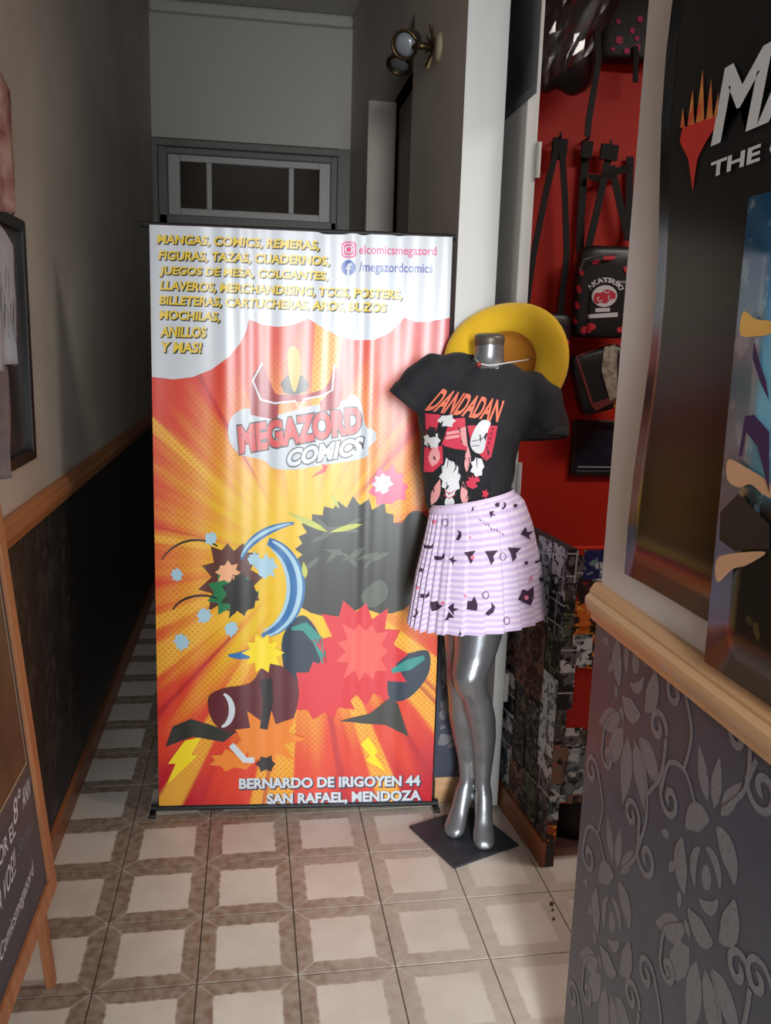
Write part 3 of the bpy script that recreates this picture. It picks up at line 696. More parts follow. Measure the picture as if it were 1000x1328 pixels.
# hips, torso, shoulders, neck
tor = [(619, 790, 2.43, .115, .095, 0), (620, 740, 2.43, .155, .115, .05), (618, 700, 2.43, .148, .105, .12), (612, 655, 2.43, .108, .082, .2), (608, 620, 2.43, .118, .082, .1), (608, 585, 2.43, .126, .09, 0), (611, 545, 2.425, .138, .098, -.08), (617, 515, 2.43, .150, .09, -.15), (626, 492, 2.44, .135, .07, -.2), (630, 483, 2.44, .085, .064, -.16), (632, 475, 2.44, .056, .054, -.1), (634, 464, 2.44, .045, .045, -.04), (635, 450, 2.44, .0425, .0425, 0), (635, 438, 2.44, .0425, .0425, 0)]
body.loft([ringe(mp(x, y, Y), a, b, t, n=28) for x, y, Y, a, b, t in tor])
remeshed('body', body, m_silver, .006, 8, mq)
m_cap = mat('neck_cap', srgb(92, 84, 74), .4, metal=.4)
q = mp(635, 438, 2.44); nc = M(); 
nc.lathe([(.0, .012), (.036, .011), (.0425, .007), (.044, 0), (.044, -.010), (.0435, -.020)], q, (-.06, -.10, 1), 28); part('neck_cap', nc, m_cap, mq, smooth=True)
bp_ = M(); base_pts = [Vector((.681, 2.429, 0)) + Matrix.Rotation(math.radians(22 + 45 + 90 * k), 3, 'Z') @ Vector((.181, 0, 0)) for k in range(4)]
bp_.loft([[p_ + Vector((0, 0, z_)) for p_ in base_pts] for z_ in (.0005, .0075)])
part('base_plate', bp_, m_steel, mq, bevel=.0015)

# ---- t-shirt
m_tee = mat('black_cotton', srgb(24, 25, 30), .85, sheen=.03, bump=(11, .22, .015))
tee = thing('t_shirt', mp(612, 655), 'black short-sleeved t-shirt with red print, worn by the mannequin', 't-shirt')
sh = M()
rows = [(607, 654, 2.43, 53, .098, .22), (607, 640, 2.43, 55, .100, .17), (607, 618, 2.43, 58.5, .103, .08), (607, 585, 2.43, 61, .108, 0), (610, 552, 2.425, 65, .116, -.06), (616, 522, 2.43, 70, .108, -.13), (622, 502, 2.435, 71, .094, -.18), (627, 488, 2.44, 70, .080, -.2), (630, 477, 2.44, 62, .068, -.2), (632, 470, 2.44, 48, .060, -.2), (632, 465, 2.44, 30, .05, -.2)]
sh.loft([ringe(mp(x, y, Y), hw * PXM, d, t, n=32, e=2.2) for x, y, Y, hw, d, t in rows])
def sleeve(pts):
    """pts: (px, py, Y, radius across, radius along front)"""
    C_ = [mp(a, b, Y) for a, b, Y, r1, r2 in pts]; rings = []
    for i, (a, b, Y, r1, r2) in enumerate(pts):
        t = (C_[min(i + 1, len(C_) - 1)] - C_[max(i - 1, 0)]).normalized(); f_ = (F - t * F.dot(t)).normalized(); s_ = t.cross(f_)
        rings.append([C_[i] + s_ * math.cos(k * math.pi / 10) * r1 + f_ * math.sin(k * math.pi / 10) * r2 for k in range(20)])
    return rings
slL = [(590, 485, 2.44, .056, .056), (566, 485, 2.445, .062, .064), (545, 497, 2.455, .060, .063), (527, 520, 2.46, .058, .061)]
slR = [(670, 503, 2.43, .052, .058), (684, 507, 2.42, .064, .066), (698, 520, 2.405, .074, .074), (704, 545, 2.39, .074, .080), (705, 566, 2.38, .074, .082)]
sh.loft(sleeve(slL)); sh.loft(sleeve(slR))
tees = remeshed('shirt_body', sh, m_tee, .0065, 16, tee)
cn = mp(630, 476, 2.44); sS = (S0 + Vector((0, 0, -.20))).normalized(); sF = (F + Vector((0, 0, -.55))).normalized(); sN = sS.cross(sF)
if sN.z < 0: sN = -sN
bm = bmesh.new(); bm.from_mesh(tees.data)       # neck opening
def in_neck(c_):
    d_ = c_ - cn; return d_.dot(sN) > -.03 and (d_.dot(sS) / .057) ** 2 + (d_.dot(sF) / .061) ** 2 < 1
bmesh.ops.delete(bm, geom=[v for v in bm.verts if in_neck(v.co)], context='VERTS'); bm.to_mesh(tees.data); bm.free(); tees.data.update()
# soft folds in the cloth
for v in tees.data.vertices:
    c_ = v.co; k = .0022 * math.sin(c_.z * 46 + c_.x * 30) * math.sin(c_.x * 24 + c_.z * 11 + 1) + .0022 * math.sin(c_.x * 70 - c_.z * 42)
    v.co = c_ + v.normal * k
tees.data.update()
# dark cuffs: hem bands round the sleeve ends and the shirt hem
def band(rings, name, grow=1.03):
    m_ = M(); out = []
    for r_ in rings:
        cc = sum(r_, Vector()) / len(r_); out.append([cc + (p_ - cc) * grow for p_ in r_])
    m_.loft(out, cap=False); return part(name, m_, m_tee, tee, smooth=True, solid=.003)
for sl in (slL, slR):
    a, b = sl[-2], sl[-1]; ex = tuple(b[i] + (b[i] - a[i]) * .12 for i in range(5)); m1 = tuple(a[i] + (b[i] - a[i]) * .62 for i in range(5))
    band(sleeve([m1, b, ex]), 'sleeve_cuff', .985)
col_ring = []
for k in range(29):
    a = 2 * math.pi * k / 28
    col_ring.append(cn + sS * math.cos(a) * .058 + sF * math.sin(a) * .062)
part('collar', M().tube(col_ring, .0065, 8, cap=False), m_tee, tee, smooth=True)

bm = bmesh.new(); bm.from_mesh(tees.data); bvh_t = BVHTree.FromBMesh(bm); bm.free()
def on_bvh(bvh, off):
    def f(px, py):
        d = ray(px, py).normalized(); h, n, i, dd_ = bvh.ray_cast(CAM, d)
        if h is None: return None
        if n.dot(d) > 0: n = -n
        return h + n * off - d * off
    return f
def tdec(name, p2, material, off, label=None): return decal(name, p2, on_bvh(bvh_t, off), material, tees, step=3.0, vstep=3.0, label=label)
def tm(n, r, g_, b): return mat('ink_' + n, srgb(r, g_, b), .7)
# lettering built from slanted strokes filling a wedge from left to right
pt = P2()
pt.text('DANDADAN', [(551, 532), (648, 548), (654, 520), (572, 504)], .03, .25)
tdec('lettering', pt, tm('orange', 232, 120, 92), .0022, 'orange jagged lettering across the chest')
pt = P2(); pt.poly([(552, 536), (572, 538), (566, 560), (553, 566)]); pt.poly([(584, 543), (603, 542), (604, 560), (607, 584), (590, 582), (573, 577)]); pt.poly([(606, 552), (645, 552), (642, 570), (637, 592), (630, 598), (612, 578)]); pt.poly([(551, 580), (574, 578), (575, 600), (562, 612), (550, 612)]); tdec('print_panel', pt, tm('red', 208, 54, 78), .0016)
pt = P2(); pt.poly([(580, 560), (596, 557), (596, 561), (579, 564)]); pt.poly([(578, 566), (596, 563), (596, 567), (577, 570)]); pt.poly([(596, 556), (604, 553), (607, 580), (600, 576)]); pt.poly(petal(561, 605, 30, 16, -1.4)); pt.poly(petal(605, 612, 34, 9, -1.5)); pt.poly(petal(560, 655, 36, 12, -1.25)); pt.poly(petal(603, 656, 32, 11, -1.65)); tdec('print_panel', pt, tm('rose', 232, 160, 160), .0021)
pt = P2(); pt.poly(burst(580, 546, 14, 9, 6, .7, 31)); pt.poly(smooth_poly([(626, 545), (636, 548), (632, 560), (627, 585), (616, 586), (610, 574), (616, 556)])); pt.poly(burst(619, 605, 9, 13, 7, .75, 33)); pt.poly(burst(584, 618, 14, 24, 10, .8, 34)); pt.poly(burst(561, 571, 11, 11, 7, .75, 35)); pt.poly(petal(583, 660, 20, 14, -1.57)); tdec('print_panel', pt, tm('white', 222, 222, 224), .0026)
pt = P2(); pt.poly(burst(560, 560, 9, 7, 7, .6, 36))
for k in range(9): pt.ribbon([(578 + 5 * k, 590 + R.uniform(-4, 4)), (576 + 5 * k + R.uniform(-3, 3), 600 + R.uniform(0, 9))], 1.6, .5)
for k in range(46):
    cx_, cy_ = R.uniform(553, 640), R.uniform(545, 650); an_ = R.uniform(1.0, 2.1); ln_ = R.uniform(4, 13)
    pt.ribbon([(cx_, cy_), (cx_ + ln_ * .5 * math.cos(an_) + R.uniform(-1.5, 1.5), cy_ + ln_ * .5 * math.sin(an_)), (cx_ + ln_ * math.cos(an_), cy_ + ln_ * math.sin(an_))], R.uniform(.6, 2.2), .3, R.uniform(0, 2))
pt.ribbon([(612, 572), (622, 570), (629, 566)], .8, .8); pt.ribbon([(612, 578), (622, 577)], .8, .8)
for k in range(5): pt.poly(ellipse(632 + 1.6 * k, 580 - 6 * k, 1.2, 1.4, 6))
decal('print_lines', pt, on_bvh(bvh_t, .0030), tm('ink', 40, 36, 44), tees, step=3.0, vstep=3.0, stuff=True)
pt = P2(); pt.poly(burst(613, 624, 9, 9, 8, .5, 37)); pt.poly(burst(629, 640, 5, 7, 5, .6, 38))
pt.ribbon([(577, 636), (584, 640), (590, 636)], 1.2, 1.2); pt.ribbon([(576, 641), (583, 646), (591, 641)], 1.2, 1.2); tdec('print_panel', pt, MATS['ink_red'], .0032)

# ---- pleated skirt
m_sk = mat('lilac_cloth', None, .75, sheen=.2); g = NG(m_sk); uv = g.sep(g.tc('UV'))
st = g.m('FRACT', g.m('MULTIPLY', uv[1], 21)); stf = g.m('MULTIPLY', g.rng(st, .38, .52), g.rng(st, 1.0, .88))
g.base(g.mix(stf, srgb(226, 212, 234), srgb(206, 184, 222)))
sk = thing('pleated_skirt', mp(614, 648), 'lilac striped pleated mini skirt with dark motifs on the mannequin', 'skirt')
NT, NS = 300, 26
levels = [(0.0, 612, 646, 52, .100, .24), (.10, 618, 656, 60, .116, .22), (.25, 621, 684, 68, .140, .17), (.55, 621, 734, 79, .166, .13), (1.0, 620, 799, 89, .190, .12)]
def lev(s):
    for a, b in zip(levels, levels[1:]):
        if s <= b[0]: t = (s - a[0]) / (b[0] - a[0]); return [a[i] + (b[i] - a[i]) * t for i in range(1, 6)]
    return list(levels[-1][1:])
def pleat(th):
    """narrow accordion folds at the left in view, wide flat knife pleats in front"""
    a = (math.degrees(th)) % 360
    k = a / 360 * 22
    fr_ = k - math.floor(k)
    knife = 1.0 - fr_ if fr_ > .12 else fr_ / .12
    acc = .5 + .5 * math.sin(math.radians(a) * 42)
    wacc = max(0, 1 - abs(((a - 158 + 180) % 360) - 180) / 42)
    wacc = min(1, wacc * 1.8)
    return knife * (1 - wacc) * .5 + acc * wacc
ms = M(); ms.uv = []
for i in range(NS + 1):
    s = i / NS; x, y, hw, d, t = lev(s); c_ = mp(x, y, 2.40 - .02 * s); S_ = (S0 + Vector((0, 0, t))).normalized()
    for k in range(NT):
        th = 2 * math.pi * k / NT; pl = pleat(th); amp = .004 + .015 * s
        a = hw * PXM * .985 + (pl - .5) * amp; b = d + (pl - .5) * amp
        z = Vector((0, 0, -.006 * s * (pl - .5)))
        ms.v.append(c_ + S_ * math.cos(th) * a + F * math.sin(th) * b + z); ms.uv.append((k / NT, s))
for i in range(NS):
    for k in range(NT):
        k2 = (k + 1) % NT; ms.f.append((i * NT + k, (i + 1) * NT + k, (i + 1) * NT + k2, i * NT + k2))
sko = part('skirt_body', ms, m_sk, sk, smooth=False, solid=.0016)
bm = bmesh.new(); bm.from_mesh(sko.data); bvh_s = BVHTree.FromBMesh(bm); bm.free()
wb = M()
for i, (dz, gr) in enumerate(((.004, 1.015), (-.016, 1.03))):
    pass
x, y, hw, d, t = lev(0); wbr = []
for dz, gr in ((.006, 1.0), (-.018, 1.06)):
    wbr.append([p_ for p_ in ringe(mp(x, y, 2.40) + Vector((0, 0, dz)), hw * PXM * gr, d * gr, t, n=48)])
wb.loft(wbr, cap=False); part('waistband', wb, mat('waistband_cloth', srgb(226, 206, 236), .75), sk, smooth=True, solid=.002)
m_mot = mat('motif_plum', srgb(58, 34, 62), .75); m_mot2 = mat('motif_pink', srgb(226, 120, 150), .75)
def kite(cx, cy, s, a, kind):
    c, sn = math.cos(a), math.sin(a)
    base = [[(-1, -.7), (.9, -1), (.3, -.1), (.5, .5), (.1, 1.2), (-.35, .2)], [(-1, .1), (-.3, -.9), (.2, -.6), (.9, -1), (.7, .3), (.2, 1.0), (-.4, .6)], [(-.9, -.3), (.2, -1), (.1, -.2), (1, 0), (.1, .35), (.2, 1.1), (-.3, .4)], [(-.3, -1), (.5, -.6), (.6, .2), (.1, 1), (-.5, .9), (.1, .3), (.1, -.3)]][kind]
    return [(cx + s * (x * c - y * sn), cy + s * (x * sn + y * c)) for x, y in base]
p1 = P2()
spots = [(595, 694, 7, 0, 3), (610, 722, 8, 0, 0), (637, 722, 9, .1, 0), (666, 718, 9, .2, 0), (683, 692, 9, -.4, 2), (588, 727, 6, 0, 2), (571, 722, 8, 1.2, 3), (557, 708, 7, 1.3, 3), (551, 771, 8, 1.2, 3), (565, 786, 8, .8, 1), (588, 790, 8, 0, 2), (613, 785, 9, -.5, 1), (636, 790, 9, .4, 3), (683, 774, 12, -.2, 1), (547, 740, 4, 1, 2), (638, 667, 5, .4, 2), (653, 656, 5, .2, 3), (645, 655, 3.5, 0, 1), (682, 730, 3, 0, 1), (698, 725, 6, .6, 3), (702, 752, 5, .4, 2), (613, 660, 3, 0, 3), (539, 795, 6, .2, 3), (596, 822, 4, .4, 3), (668, 656, 3, .2, 1), (582, 800, 6, 1.0, 0), (684, 814, 3, 0, 3)]
for s_ in spots: p1.poly(kite(*s_))
decal('motif_print', p1, on_bvh(bvh_s, .0022), m_mot, sko, step=1.6, vstep=2.5)
p1 = P2()
for cx, cy, r_ in ((613, 723, 2.6), (564, 677, 3), (542, 762, 2.2), (575, 782, 2.6), (688, 750, 2), (682, 775, 3), (603, 773, 1.6), (610, 697, 1.4)): p1.poly(ellipse(cx, cy, r_, r_, 9))
decal('motif_print', p1, on_bvh(bvh_s, .0030), m_mot2, sko, step=1.6, vstep=2.5)
p1 = P2()
for k in range(9): p1.ribbon([(622 + 3.6 * k, 674 + 2.2 * k + R.uniform(-2, 2)), (624 + 3.6 * k, 678 + 2.2 * k + R.uniform(-2, 3))], 1.2, 1.0)
for cx, cy in ((630, 772), (657, 805), (578, 678), (652, 722)): p1.ribbon(ellipse(cx, cy, 4, 5, 12) + [ellipse(cx, cy, 4, 5, 12)[0]], 1.0)
decal('motif_lines', p1, on_bvh(bvh_s, .0026), mat('motif_mauve', srgb(120, 92, 130), .75), sko, step=1.6, vstep=2.5, stuff=True)

# ---- yellow hat hung behind the neck
m_hat = mat('yellow_felt', srgb(226, 180, 20), .8, sheen=.2, bump=(180, .25, .002))
hat = thing('sun_hat', mp(655, 470, 2.50), 'bright yellow wide-brimmed hat hung behind the mannequin neck', 'hat')
HN = Vector((-.42, -.85, .36)).normalized()         # open side faces forward
hc = mp(655, 466, 2.495)
prof = [(.0, -.082), (.05, -.080), (.078, -.068), (.089, -.045), (.092, -.010), (.096, .0), (.115, .006), (.145, .010), (.172, .006), (.188, -.004), (.189, -.007), (.172, .002), (.145, .005), (.115, .001), (.099, -.006), (.095, -.012), (.093, -.046), (.081, -.071), (.05, -.084), (.0, -.086)]
hm = M()
a1 = (S0 - HN * S0.dot(HN)).normalized(); a2 = HN.cross(a1)
rings = []
for r_, h in prof:
    rr = []
    for k in range(48):
        q = 2 * math.pi * k / 48; wv_ = (.012 * math.sin(2 * q + .6) + .006 * math.sin(3 * q)) * max(0, (r_ - .095) / .095)
        rr.append(hc + HN * (h * (.62 if h < -.008 else 1) + wv_) + (a1 * math.cos(q) + a2 * math.sin(q)) * max(r_, .0004))
    rings.append(rr)
hm.loft(rings, cap=False); part('hat_body', hm, m_hat, hat, smooth=True)
hb = M(); rr1 = []
for h in (-.012, -.024): rr1.append([hc + HN * h + (a1 * math.cos(2 * math.pi * k / 48) + a2 * math.sin(2 * math.pi * k / 48)) * (.0905 if h > -.02 else .0885) for k in range(48)])
lin = [[hc + HN * h + (a1 * math.cos(2 * math.pi * k / 48) + a2 * math.sin(2 * math.pi * k / 48)) * r_ for k in range(48)] for r_, h in ((.0915, -.006), (.0895, -.012), (.0865, -.027), (.075, -.0405), (.048, -.0475), (.0005, -.049))]
part('crown_shade', M().loft(lin, cap=False), mat('hat_inner_shade', srgb(196, 128, 34), .85), hat, smooth=True)  # darker orange stands in for the shade inside the flattened crown
m_cord = mat('white_cord', srgb(214, 212, 208), .6)
part('chin_cord', M().tube([mp(690, 466, 2.49), mp(668, 469, 2.43), mp(650, 472, 2.385), mp(634, 474, 2.375), mp(623, 472, 2.38), mp(616, 466, 2.40)], .0022, 6), m_cord, hat, smooth=True)
part('cord_bead', M().lathe([(.0004, -.008), (.006, -.005), (.0075, 0), (.006, .005), (.0004, .008)], mp(621, 473, 2.372), (0, 0, 1), 12), mat('bead_red', srgb(150, 40, 40), .4), hat, smooth=True)

# ---- shop counter covered with pasted comic pages
ct = thing('display_partition', (1.2, 2.4, 0), 'low red shop partition pasted with comic pages beside the mannequin', 'partition')
CX0, CY0, CY1, CX1, CZ = .893, 2.24, 2.74, 1.75, 1.01
SK = .042
side_plane = Plane((CX0 - SK, CY1, 0), (CX0 - (CX0 - SK), CY0 - CY1, 0), (0, 0, 1))
sp_ = M().loft([[(CX0 - SK, CY1, z), (CX0, CY0, z), (CX0 + .028, CY0 + .002, z), (CX0 + .028 - SK, CY1, z)] for z in (.0005, CZ)])
sidep = part('side_panel', sp_, mat('dark_board', srgb(44, 38, 36), .6), ct)
frontp = bx('front_panel', (CX0 + .028, CY0 + .012, .205), (CX1, CY0 + .032, CZ - .022), m_red, ct, bevel=.001)
bx('top_rail', (CX0 + .028, CY0 + .010, CZ - .022), (CX1, CY0 + .036, CZ), m_red, ct, bevel=.001)
skm = M().loft([[side_plane.p(u, z, o_) for u, o_ in ((0, 0), (0, .012), (.5017, .012), (.5017, 0))] for z in (.0006, .085)]); part('skirting', skm, m_wood_b, ct, bevel=.001)
def page_mat(name, paper, inks, sc, thr=.5, rough=.6):
    m = mat(name, None, rough); g = NG(m); u = g.tc('UV'); rd = g.rand()
    s = g.sep(u); uu = g.comb(g.m('ADD', s[0], g.m('MULTIPLY', rd, 7.3)), g.m('ADD', s[1], g.m('MULTIPLY', rd, 3.1)), g.m('MULTIPLY', rd, 13.0))
    n1 = g.noise(uu, sc * .8, 1); n2 = g.noise(uu, sc * 1.6, 1); n3 = g.noise(uu, sc * 3.4, 1)
    c = g.mix(g.rng(n1, thr - .02, thr + .02), paper, inks[0])
    c = g.mix(g.rng(n2, .53, .56), c, inks[1])
    c = g.mix(g.rng(n3, .60, .63), c, inks[2])
    # panel gutters and border
    gx = g.m('ABSOLUTE', g.m('SUBTRACT', g.m('FRACT', g.m('ADD', g.m('MULTIPLY', s[0], 2), rd)), .5)); gy = g.m('ABSOLUTE', g.m('SUBTRACT', g.m('FRACT', g.m('ADD', g.m('MULTIPLY', s[1], 3), rd)), .5))
    gut = g.m('MAXIMUM', g.m('GREATER_THAN', gx, .475), g.m('GREATER_THAN', gy, .465))
    c = g.mix(g.m('MULTIPLY', gut, .8), c, paper); g.base(c); return m
W_, B_, G_ = srgb(196, 198, 200), srgb(20, 19, 20), srgb(98, 96, 96)
pg = [page_mat('page_ink', W_, (B_, G_, B_), 3.2, .47), page_mat('page_dark', srgb(70, 68, 66), (B_, srgb(44, 42, 40), srgb(128, 124, 118)), 4, .46), page_mat('page_green', srgb(84, 88, 70), (srgb(34, 40, 32), srgb(24, 24, 22), srgb(130, 128, 96)), 4, .48),
      page_mat('page_brown', srgb(120, 96, 80), (srgb(60, 36, 32), srgb(30, 24, 24), srgb(150, 84, 70)), 4, .5), page_mat('page_orange', srgb(214, 110, 30), (srgb(150, 60, 20), srgb(40, 24, 22), srgb(232, 160, 60)), 3.4, .52), page_mat('page_pale', srgb(206, 212, 214), (srgb(190, 196, 200), srgb(120, 128, 132), B_), 4, .62),
      page_mat('page_teal', srgb(110, 126, 130), (srgb(60, 76, 82), srgb(180, 190, 190), B_), 3, .5), page_mat('page_red', srgb(40, 20, 24), (srgb(150, 28, 30), srgb(24, 14, 18), srgb(70, 20, 24)), 3, .5), page_mat('page_blue', srgb(20, 28, 92), (srgb(190, 204, 212), srgb(20, 26, 84), srgb(120, 150, 150)), 3, .62)]
def page(plane, u0, v0, w_, h_, m, off, rot=0.0, root=ct, name='comic_page', curl=0.0):
    c, s = math.cos(rot), math.sin(rot); mm = M(); mm.uv = []; n = 4
    for k in (0, 1):
        for j in range(n + 1):
            for i in (0, 1):
                a, b = (i - .5) * w_, (j / n - .5) * h_
                mm.v.append(plane.p(u0 + w_ / 2 + a * c - b * s, v0 + h_ / 2 + a * s + b * c, off + curl * (abs(j / n - .5) * 2) ** 2 - k * .0005)); mm.uv.append((i * w_ / .2, j / n * h_ / .2))
    o_ = 2 * (n + 1)
    for j in range(n): mm.f += [(2 * j, 2 * j + 1, 2 * j + 3, 2 * j + 2), (o_ + 2 * j, o_ + 2 * j + 2, o_ + 2 * j + 3, o_ + 2 * j + 1)]
    for j in range(n): mm.f += [(2 * j, 2 * j + 2, o_ + 2 * j + 2, o_ + 2 * j), (2 * j + 1, o_ + 2 * j + 1, o_ + 2 * j + 3, 2 * j + 3)]
    return part(name, mm, m, root)
# side face
rp = random.Random(21); k = 0
for row in range(7):
    for cl_ in range(5):
        u = .0 + cl_ * .1005 + rp.uniform(-.008, .008); v = .088 + row * .131 + rp.uniform(-.012, .012)
        wd, hh = .106 + rp.uniform(-.01, .012), .142 + rp.uniform(-.012, .012)
        wd = min(wd, .506 - u); v = min(v, CZ - hh)
        page(side_plane, max(u, 0), max(v, .088), wd, hh, pg[[1, 2, 0, 3, 5, 1, 2, 3, 6, 0, 1, 2][rp.randrange(12)]], .0014 + .0009 * (k % 4), rp.uniform(-.05, .05) if 0 < cl_ < 4 else 0, sidep); k += 1
# front face: upper collage, plain red field, lower collage
fp = Plane((CX0, CY0 + .0115, 0), (1, 0, 0), (0, 0, 1)); fe = Plane((CX0, CY0 - .0004, 0), (1, 0, 0), (0, 0, 1))
fr_pages = [(.028, .90, .022 + .02, .10, 0), (.055, .915, .17, .09, 8), (.225, .91, .15, .1, 6), (.085, .845, .16, .075, 5), (.03, .835, .085, .075, 7), (.035, .775, .135, .075, 4), (.17, .78, .12, .08, 3), (.03, .715, .16, .075, 4), (.19, .70, .12, .09, 2), (.09, .64, .13, .09, 4), (.025, .655, .075, .095, 5), (.22, .62, .14, .1, 0), (.06, .645, .07, .03, 5),
            (.03, .395, .06, .06, 0), (.085, .385, .12, .065, 1), (.20, .39, .12, .06, 3), (.02, .275, .03, .12, 3), (.05, .285, .075, .11, 6), (.125, .225, .085, .19, 5), (.22, .22, .12, .18, 0), (.03, .212, .10, .075, 6), (.06, .207, .12, .03, 3)]
for k, (u, v, wd, hh, mi) in enumerate(fr_pages):
    page(fp, u, v, wd, hh, pg[mi], .0012 + .0008 * (k % 6), rp.uniform(-.05, .05), frontp)
# pages wrapped round the near edge of the side panel
for v, hh, mi, wd in ((.09, .07, 4, .030), (.16, .12, 6, .032), (.28, .13, 3, .034), (.42, .10, 1, .034), (.52, .20, 0, .05), (.72, .10, 2, .036), (.82, .09, 1, .036), (.91, .095, 0, .034)):
    page(fe, -.002, v, wd, hh, pg[mi], .0012 + .0004 * (mi % 3), rp.uniform(-.03, .03), sidep)
# black bag on the floor below the counter, widened to stand in for shade
fb = M(); cx, cy = 1.135, 2.50
fb.loft([[Vector((cx + math.cos(t) * a * (1 + .04 * math.sin(3 * t + z * 20)), cy + math.sin(t) * b * (1 + .05 * math.sin(4 * t)), z)) for t in [2 * math.pi * q / 32 for q in range(32)]] for z, a, b in ((.0005, .19, .155), (.02, .205, .17), (.08, .20, .165), (.13, .18, .15), (.17, .14, .11), (.18, .08, .06))])
m_bagblk = mat('black_nylon', srgb(18, 18, 20), .55, bump=(26, .3, .01))
fbt = thing('tote_bag', (cx, cy, 0), 'black soft bag lying on the floor under the red partition', 'bag')
part('bag_body', fb, m_bagblk, fbt, smooth=True)
part('handle', M().tube([(cx - .06, cy, .165), (cx - .05, cy, .20), (cx, cy, .215), (cx + .05, cy, .20), (cx + .06, cy, .165)], .007, 8), m_bagblk, fbt, smooth=True)

# ---- goods on the red wall (all hang just in front of y = 3.3)
YW = 3.30
def wq(px, py, Y=YW): return ony(px, py, Y)
def softbox(c_, hx, hy, hz, yaw=0.0, roll=0.0, n=40, e=4.0, taper=0.0):
    m = M(); rot = Matrix.Rotation(yaw, 3, 'Z') @ Matrix.Rotation(roll, 3, 'Y'); rings = []
    for z, k in ((-1, .80), (-.97, .92), (-.9, .98), (-.6, 1.0), (0, 1.0), (.6, .99), (.86, .95), (.95, .86), (1, .70)):
        rr = []
        for j in range(n):
            a = 2 * math.pi * j / n; ca, sa = math.cos(a), math.sin(a); ca = math.copysign(abs(ca) ** (2 / e), ca); sa = math.copysign(abs(sa) ** (2 / e), sa)
            kk = k * (1 - taper * (z + 1) / 2)
            rr.append(Vector(c_) + rot @ Vector((ca * hx * kk, sa * hy * k, z * hz)))
        rings.append(rr)
    return m.loft(rings)
m_pvc = mat('black_leatherette', srgb(24, 24, 26), .38, bump=(40, .15, .004))
m_strap = mat('black_webbing', srgb(14, 14, 15), .8)
m_cl = mat('cloud_red', srgb(190, 36, 52), .6); m_clw = mat('cloud_white', srgb(206, 206, 208), .6)
def hook(root, q):
    part('hook', M().tube([(q.x, YW - .001, q.z + .02), (q.x, q.y - .012, q.z + .02), (q.x, q.y - .014, q.z + .035)], .005, 8), m_black, root, smooth=True)
def straps(root, lst, Y=3.25, w_=.03):
    for pts in lst:
        part('strap', M().strap([wq(a, b, Y - .004 * i) for i, (a, b) in enumerate(pts)], w_, .004, (1, 0, 0)), m_strap, root)
def cloudshape(cx, cy, s, a=0.0):
    pts = [(-1, .1), (-.75, -.45), (-.25, -.4), (.1, -.65), (.6, -.5), (1, -.15), (.85, .35), (.35, .35), (.05, .6), (-.4, .45), (-.8, .5)]
    c, sn = math.cos(a), math.sin(a); return smooth_poly([(cx + s * (x * c - y * sn), cy + s * (x * sn + y * c)) for x, y in pts], 3)
# patterned backpack with emblem
q = wq(786, 380, 3.17)
bk = thing('backpack', q, 'black backpack with red clouds and white emblem hanging on the red wall', 'backpack')
bko = part('bag_body', softbox(q, .125, .06, .168, yaw=-.12), m_pvc, bk, smooth=True)
part('front_pocket', softbox(q + Vector((.012, -.058, -.06)), .098, .018, .105, yaw=-.12), m_pvc, bk, smooth=True)
part('zip', M().tube([wq(752, 352, 3.095), wq(757, 337, 3.095), wq(775, 331, 3.09), wq(800, 330, 3.085)], .004, 6), mat('zip_metal', srgb(90, 90, 92), .4, metal=.6), bk)
dg = bpy.context.evaluated_depsgraph_get()
def multi_bvh(objs):
    bm = bmesh.new()
    for o in objs: bm.from_mesh(o.data)
    b = BVHTree.FromBMesh(bm); bm.free(); return b
bvh_b = multi_bvh([bko, bpy.data.objects[[o.name for o in bk.children if o.name.startswith('front_pocket')][0]]])
def kdec(name, p2, material, off, label=None): return decal(name, p2, on_bvh(bvh_b, off), material, bko, step=3, vstep=3, label=label)
p = P2()
for a in ((790, 334, 8, -.1), (773, 340, 5, -.2), (754, 353, 5, 1.3), (751, 375, 5.5, 1.4), (749, 396, 5, 1.4), (746, 416, 5, 1.3), (763, 426, 10, -.35), (807, 427, 7, -.2), (812, 350, 5, 1.2)): p.poly(cloudshape(*a))
kdec('cloud_print', p, m_cl, .002)
p = P2(); p.poly(ellipse(784, 384, 16.5, 14, 22, -.2)); kdec('emblem_rim', p, m_clw, .0024)
p = P2(); p.poly(cloudshape(784, 385, 14.5, -.15)); kdec('emblem_cloud', p, m_cl, .003)
p = P2()
for cx, cy in ((787, 377), (778, 388), (792, 386)): p.ribbon(arc(cx, cy, 3.2, 3, 20, 250, 10), 1.3, 1.3)
kdec('emblem_swirl', p, m_clw, .0036)
# curved lettering
p = P2(); v, f = text2d('AKATSUKI', .035); x0, x1 = min(a for a, b in v), max(a for a, b in v)
vv = []
for a, b in v:
    t = (a - x0) / (x1 - x0); an_ = math.radians(205 + 130 * t); r_ = 20 + 9 * b; vv.append((785 + r_ * math.cos(an_) * 1.02, 385 + r_ * math.sin(an_) * .95))
p.add(vv, f); kdec('lettering', p, m_clw, .003, 'white arched lettering above the cloud emblem')
p = P2(); p.poly([(772, 400), (791, 399), (791, 404), (772, 405)]); p.poly([(762, 408), (801, 405), (801, 411), (762, 413)]); kdec('emblem_caption', p, m_clw, .002)
straps(bk, [[(790, 199), (785, 225), (774, 275), (763, 322)], [(793, 215), (803, 260), (814, 306)], [(763, 229), (780, 232), (800, 222), (817, 218)]], 3.24, .028)
hook(bk, wq(790, 196, 3.24)); part('strap_loop', M().strap([wq(779, 196, 3.23), wq(801, 199, 3.23)], .055, .012, (0, 0, 1)), m_strap, bk)
